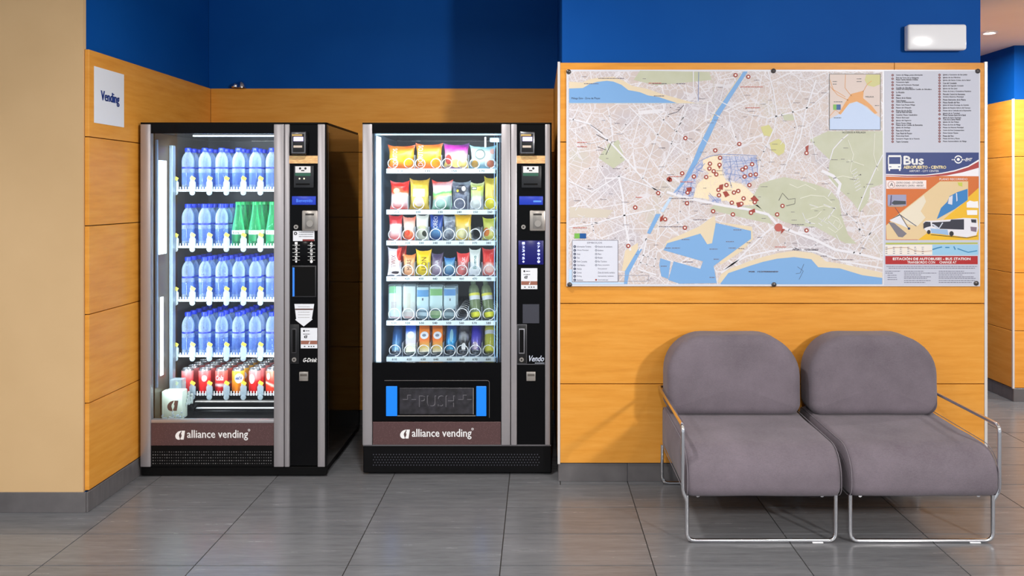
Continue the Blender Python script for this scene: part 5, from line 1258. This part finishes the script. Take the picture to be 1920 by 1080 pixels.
lay('poster_port', (214, 214, 226), [[(1779, 370), (1786, 366), (1785, 384), (1777, 382)], [(1792, 362), (1794, 362), (1795, 376), (1793, 378)]], 7)
lay('poster_runway', (120, 116, 126), [[(1665, 416), (1676, 418), (1700, 438), (1692, 445), (1684, 444)]], 7)
lay('poster_white_area', (222, 222, 230), [[(1667, 413), (1686, 402), (1702, 428), (1690, 422), (1676, 417)]], 6)
lay('poster_green', (196, 200, 80), [[(1795, 342), (1804, 342), (1804, 350), (1797, 348)]], 7)
mb = MB(); strip(mb, [(1686, 402), (1718, 424)], 1.2, 8); strip(mb, [(1687, 402), (1703, 428)], 1, 8); strip(mb, [(1678, 389), (1687, 402)], .7, 8); mb.disc(pm.x(1704), YM-.0025, pm.z(428.5), 2.4*pm.k, 10)
mb.build('poster_lines', pcol('navy_line', (50, 66, 104)), lp_)
# small photograph on the poster, logo plate
lay('photo_sky', (150, 152, 184), [[(1664, 365), (1699, 365), (1699, 386), (1664, 386)]], 6)
lay('photo_tower', (80, 76, 110), [[(1670, 366), (1672, 366), (1671, 384), (1668, 386)]], 7)
lay('photo_bus', (52, 62, 74), [[(1671, 381), (1676, 376), (1698, 377), (1698, 383), (1676, 384)]], 7)
lay('photo_ground', (170, 150, 140), [[(1664, 385), (1697, 385), (1692, 388), (1666, 388)]], 7)
lay('plate', (240, 226, 224), [[(1661.5, 338), (1736.5, 338), (1736.5, 354), (1661.5, 354)]], 6)
mb = MB(); mb.disc(pm.x(1671), YM-.0024, pm.z(346.5), 6.8*pm.k, 18, 6.1*pm.k); strip(mb, [(1677, 352.4), (1735, 352.4)], .6, 8); mb.build('plate_ring', pcol('plate_red', (150, 60, 56)), lp_)
mb = MB(); addtext(mb, 'A', pm.x(1667.5), pm.x(1674.5), pm.z(349.5), pm.z(342.8), YM-.0024, .1)
addtext(mb, 'CENTRO CIUDAD - CITY CENTER', pm.x(1679.5), pm.x(1730), pm.z(344.5), pm.z(340.8), YM-.0024); addtext(mb, 'AEROPUERTO CENTRO - AIRPORT', pm.x(1679), pm.x(1731.5), pm.z(350), pm.z(346.4), YM-.0024)
mb.build('print', pcol('plate_ink', (70, 66, 82)), lp_)
# header lettering and bus pictogram
mb = MB(); addtext(mb, 'Bus', pm.x(1694.5), pm.x(1731), pm.z(308.5), pm.z(293), YM-.0018, embolden=.0022)
addtext(mb, 'AIRPORT - CITY CENTER', pm.x(1704.5), pm.x(1760), pm.z(322.5), pm.z(318.8), YM-.0018)
k = XY([(1665.5, 291), (1689, 291), (1689.5, 294.5), (1665, 294.5)], 5); mb.add(k, [[0, 1, 2, 3]])
poly(mb, [(1665, 307.5), (1689.5, 307.5), (1689.5, 317), (1665, 317)], 5); poly(mb, [(1664.6, 294), (1666.6, 294), (1666.6, 308), (1664.6, 308)], 5); poly(mb, [(1688, 294), (1690, 294), (1690, 308), (1688, 308)], 5)
poly(mb, [(1665.5, 317), (1669, 317), (1668.5, 320.5), (1666, 320.5)], 5); poly(mb, [(1685, 317), (1688.5, 317), (1688, 320.5), (1685.5, 320.5)], 5)
for a0, a1 in ((20, 160), (200, 340)):
    pts = [(1796.5 + 6.6*math.cos(math.radians(a0+(a1-a0)*i/10)), 299 + 6.6*math.sin(math.radians(a0+(a1-a0)*i/10))) for i in range(11)]; strip(mb, pts, 2.2, 6)
mb.disc(pm.x(1796.5), YM-.0018, pm.z(299), 2.9*pm.k, 14)
for x, r_ in ((1785.2, 1.2), (1789, 1.6), (1804, 1.6), (1807.6, 1.2)): mb.disc(pm.x(x), YM-.0018, pm.z(299.5), r_*pm.k, 8)
addtext(mb, 'EMT', pm.x(1809.5), pm.x(1821), pm.z(302), pm.z(296.5), YM-.0018, .3, embolden=.0006)
addtext(mb, 'PLANO RECORRIDO', pm.x(1761), pm.x(1813.5), pm.z(338), pm.z(333.8), YM-.0018)
mb.build('poster_lettering', PRINTW, lp_)
mb = MB(); addtext(mb, 'AEROPUERTO - CENTRO', pm.x(1694), pm.x(1773.5), pm.z(316.3), pm.z(310.8), YM-.0018, embolden=.0008); mb.build('poster_lettering', pcol('cream', (244, 226, 176)), lp_)
mb = MB(); poly(mb, [(1667, 312), (1671, 312), (1671, 313.5), (1667, 313.5)], 7); poly(mb, [(1683.5, 312), (1687.5, 312), (1687.5, 313.5), (1683.5, 313.5)], 7); mb.build('pictogram_lights', pcol('poster_blue_38_58_122', ()), lp_)
# the bus printed on the poster
lay('printed_bus_body', (226, 224, 232), [[(1731, 417), (1736, 414), (1760, 413), (1785, 411), (1806, 408.5), (1832, 409.5), (1834, 428), (1830, 441), (1812, 445), (1790, 442), (1764, 439), (1740, 437), (1731, 428)]], 8)
lay('printed_bus_glass', (44, 44, 60), [[(1731, 419), (1735, 415.5), (1744, 416), (1745, 424), (1737, 426), (1731, 429)], [(1747, 417), (1781, 415), (1783, 411.5), (1807, 411), (1807, 430.5), (1762, 429), (1748, 424)], [(1820, 411), (1830, 411.5), (1830, 418), (1821, 417)]], 9)
lay('printed_bus_side', (150, 184, 222), [[(1744, 428), (1762, 430), (1776, 430.5), (1778, 441), (1764, 439), (1746, 437)]], 9)
lay('printed_bus_grille', (128, 110, 128), [[(1819, 425), (1831, 426), (1830, 435), (1820, 433)]], 9)
lay('printed_bus_stripe', (200, 206, 222), [[(1746, 420), (1750, 420), (1760, 427), (1766, 417), (1768, 418), (1760, 430), (1756, 429)]], 10)
mb = MB(); mb.disc(pm.x(1741), YM-.0030, pm.z(435), 3.4*pm.k, 12, ry=4*pm.k); mb.disc(pm.x(1783.5), YM-.0030, pm.z(438), 4.2*pm.k, 12, ry=4.8*pm.k); strip(mb, [(1745, 440), (1790, 444), (1815, 446), (1832, 442)], 1, 10); mb.build('printed_bus_wheels', pcol('tyre', (40, 38, 44)), lp_)
lay('printed_cloud', (238, 236, 238), [[(1812, 380), (1818, 376), (1826, 378), (1833, 377), (1834, 390), (1812, 389)], [(1812, 394), (1832, 394), (1832, 403), (1813, 403)]], 8)
# lower strips
lay('strip_olive', (176, 182, 90), [[(1660.5, 455), (1833, 454.5), (1833, 457.5), (1660.5, 458.5)]], 3)
lay('strip_pale', (232, 224, 216), [[(1659, 459.5), (1748, 459), (1748, 478), (1659, 478)]], 3)
lay('strip_blue', (150, 196, 226), [[(1748, 459), (1834, 459), (1834, 478), (1748, 478)]], 3)
mb = MB()
strip(mb, [(1748, 468), (1757, 465), (1766, 463)], 2.2, 5); strip(mb, [(1795, 466), (1806, 470), (1815, 473), (1832, 470)], 1.8, 5); strip(mb, [(1772, 464), (1780, 464)], 2, 5); strip(mb, [(1788, 462), (1791, 468)], 2, 5); mb.build('strip_lines', pcol('strip_ink', (50, 130, 180)), lp_)
mb = MB(); strip(mb, [(1660, 467), (1680, 464), (1700, 464), (1715, 470), (1730, 472), (1747, 470)], 1, 5); mb.build('strip_lines', pcol('strip_brown', (190, 150, 120)), lp_)
lay('strip_red', (172, 34, 38), [[(1660, 480), (1833, 480), (1833, 495.5), (1660, 495.5)]], 3)
mb = MB(); addtext(mb, 'ESTACIÓN DE AUTOBUSES - BUS STATION', pm.x(1674), pm.x(1819), pm.z(487.5), pm.z(482), YM-.0015, embolden=.0008)
addtext(mb, 'TRANSBORDO CON     CHANGE AT', pm.x(1701), pm.x(1793), pm.z(494), pm.z(489.5), YM-.0015, embolden=.0003); mb.build('poster_lettering', PRINTW, lp_)
mb = MB(); rnd = random.Random(31)
for y, a, b in ((499.5, 1662, 1832), (502.8, 1666, 1828), (508.5, 1660, 1688), (512, 1660, 1674), (508.5, 1695, 1732), (512, 1695, 1756), (515.5, 1695, 1728), (519, 1695, 1745), (522, 1695, 1738), (526, 1695, 1745), (529.5, 1695, 1735), (508.5, 1760, 1808), (512, 1760, 1828), (515.5, 1760, 1805), (519, 1760, 1826), (522, 1760, 1829), (526, 1760, 1828), (529.5, 1760, 1822), (516, 1664, 1681), (520, 1664, 1682), (524, 1664, 1682)):
    greek(mb, pm.x(a), pm.x(b), pm.z(y), 1.3*pm.k, YM-.0009, rnd)
for y in (463.5, 467, 471, 475):
    for x in (1660, 1674, 1687, 1701, 1714, 1728): greek(mb, pm.x(x), pm.x(x+4), pm.z(y), 1.2*pm.k, YM-.0015, rnd)
mb.build('print', pcol('fine_ink', (122, 122, 140)), lp_)
# screws holding the board
for x, y in ((1066, 134.5), (1450, 133), (1833, 133.5), (1068, 533.5), (1451, 533.5), (1830, 531)):
    MB().lathe([(.012, 0), (.012, .004), (.008, .007), (.001, .008)], 14, 0, 0, 0, Matrix.Translation((pm.x(x), YM-.0005, pm.z(y))) @ Matrix.Rotation(math.pi/2, 4, 'X'), caps=False).build('screw', mat('screw', (84, 80, 80), .3, .6), mbd, 40)
# print too small to pick apart piece by piece
for o in list(C.objects):
    if o.parent is not None and o.name.split('.')[0] in ('small_print', 'print', 'marker_rings', 'marker_centres', 'dark_print', 'red_print', 'road_print', 'key_numbers', 'price_codes', 'list_dots', 'symbols', 'poster_lettering', 'lettering', 'strip_lines', 'poster_lines', 'town_print'):
        o['kind'] = 'stuff'
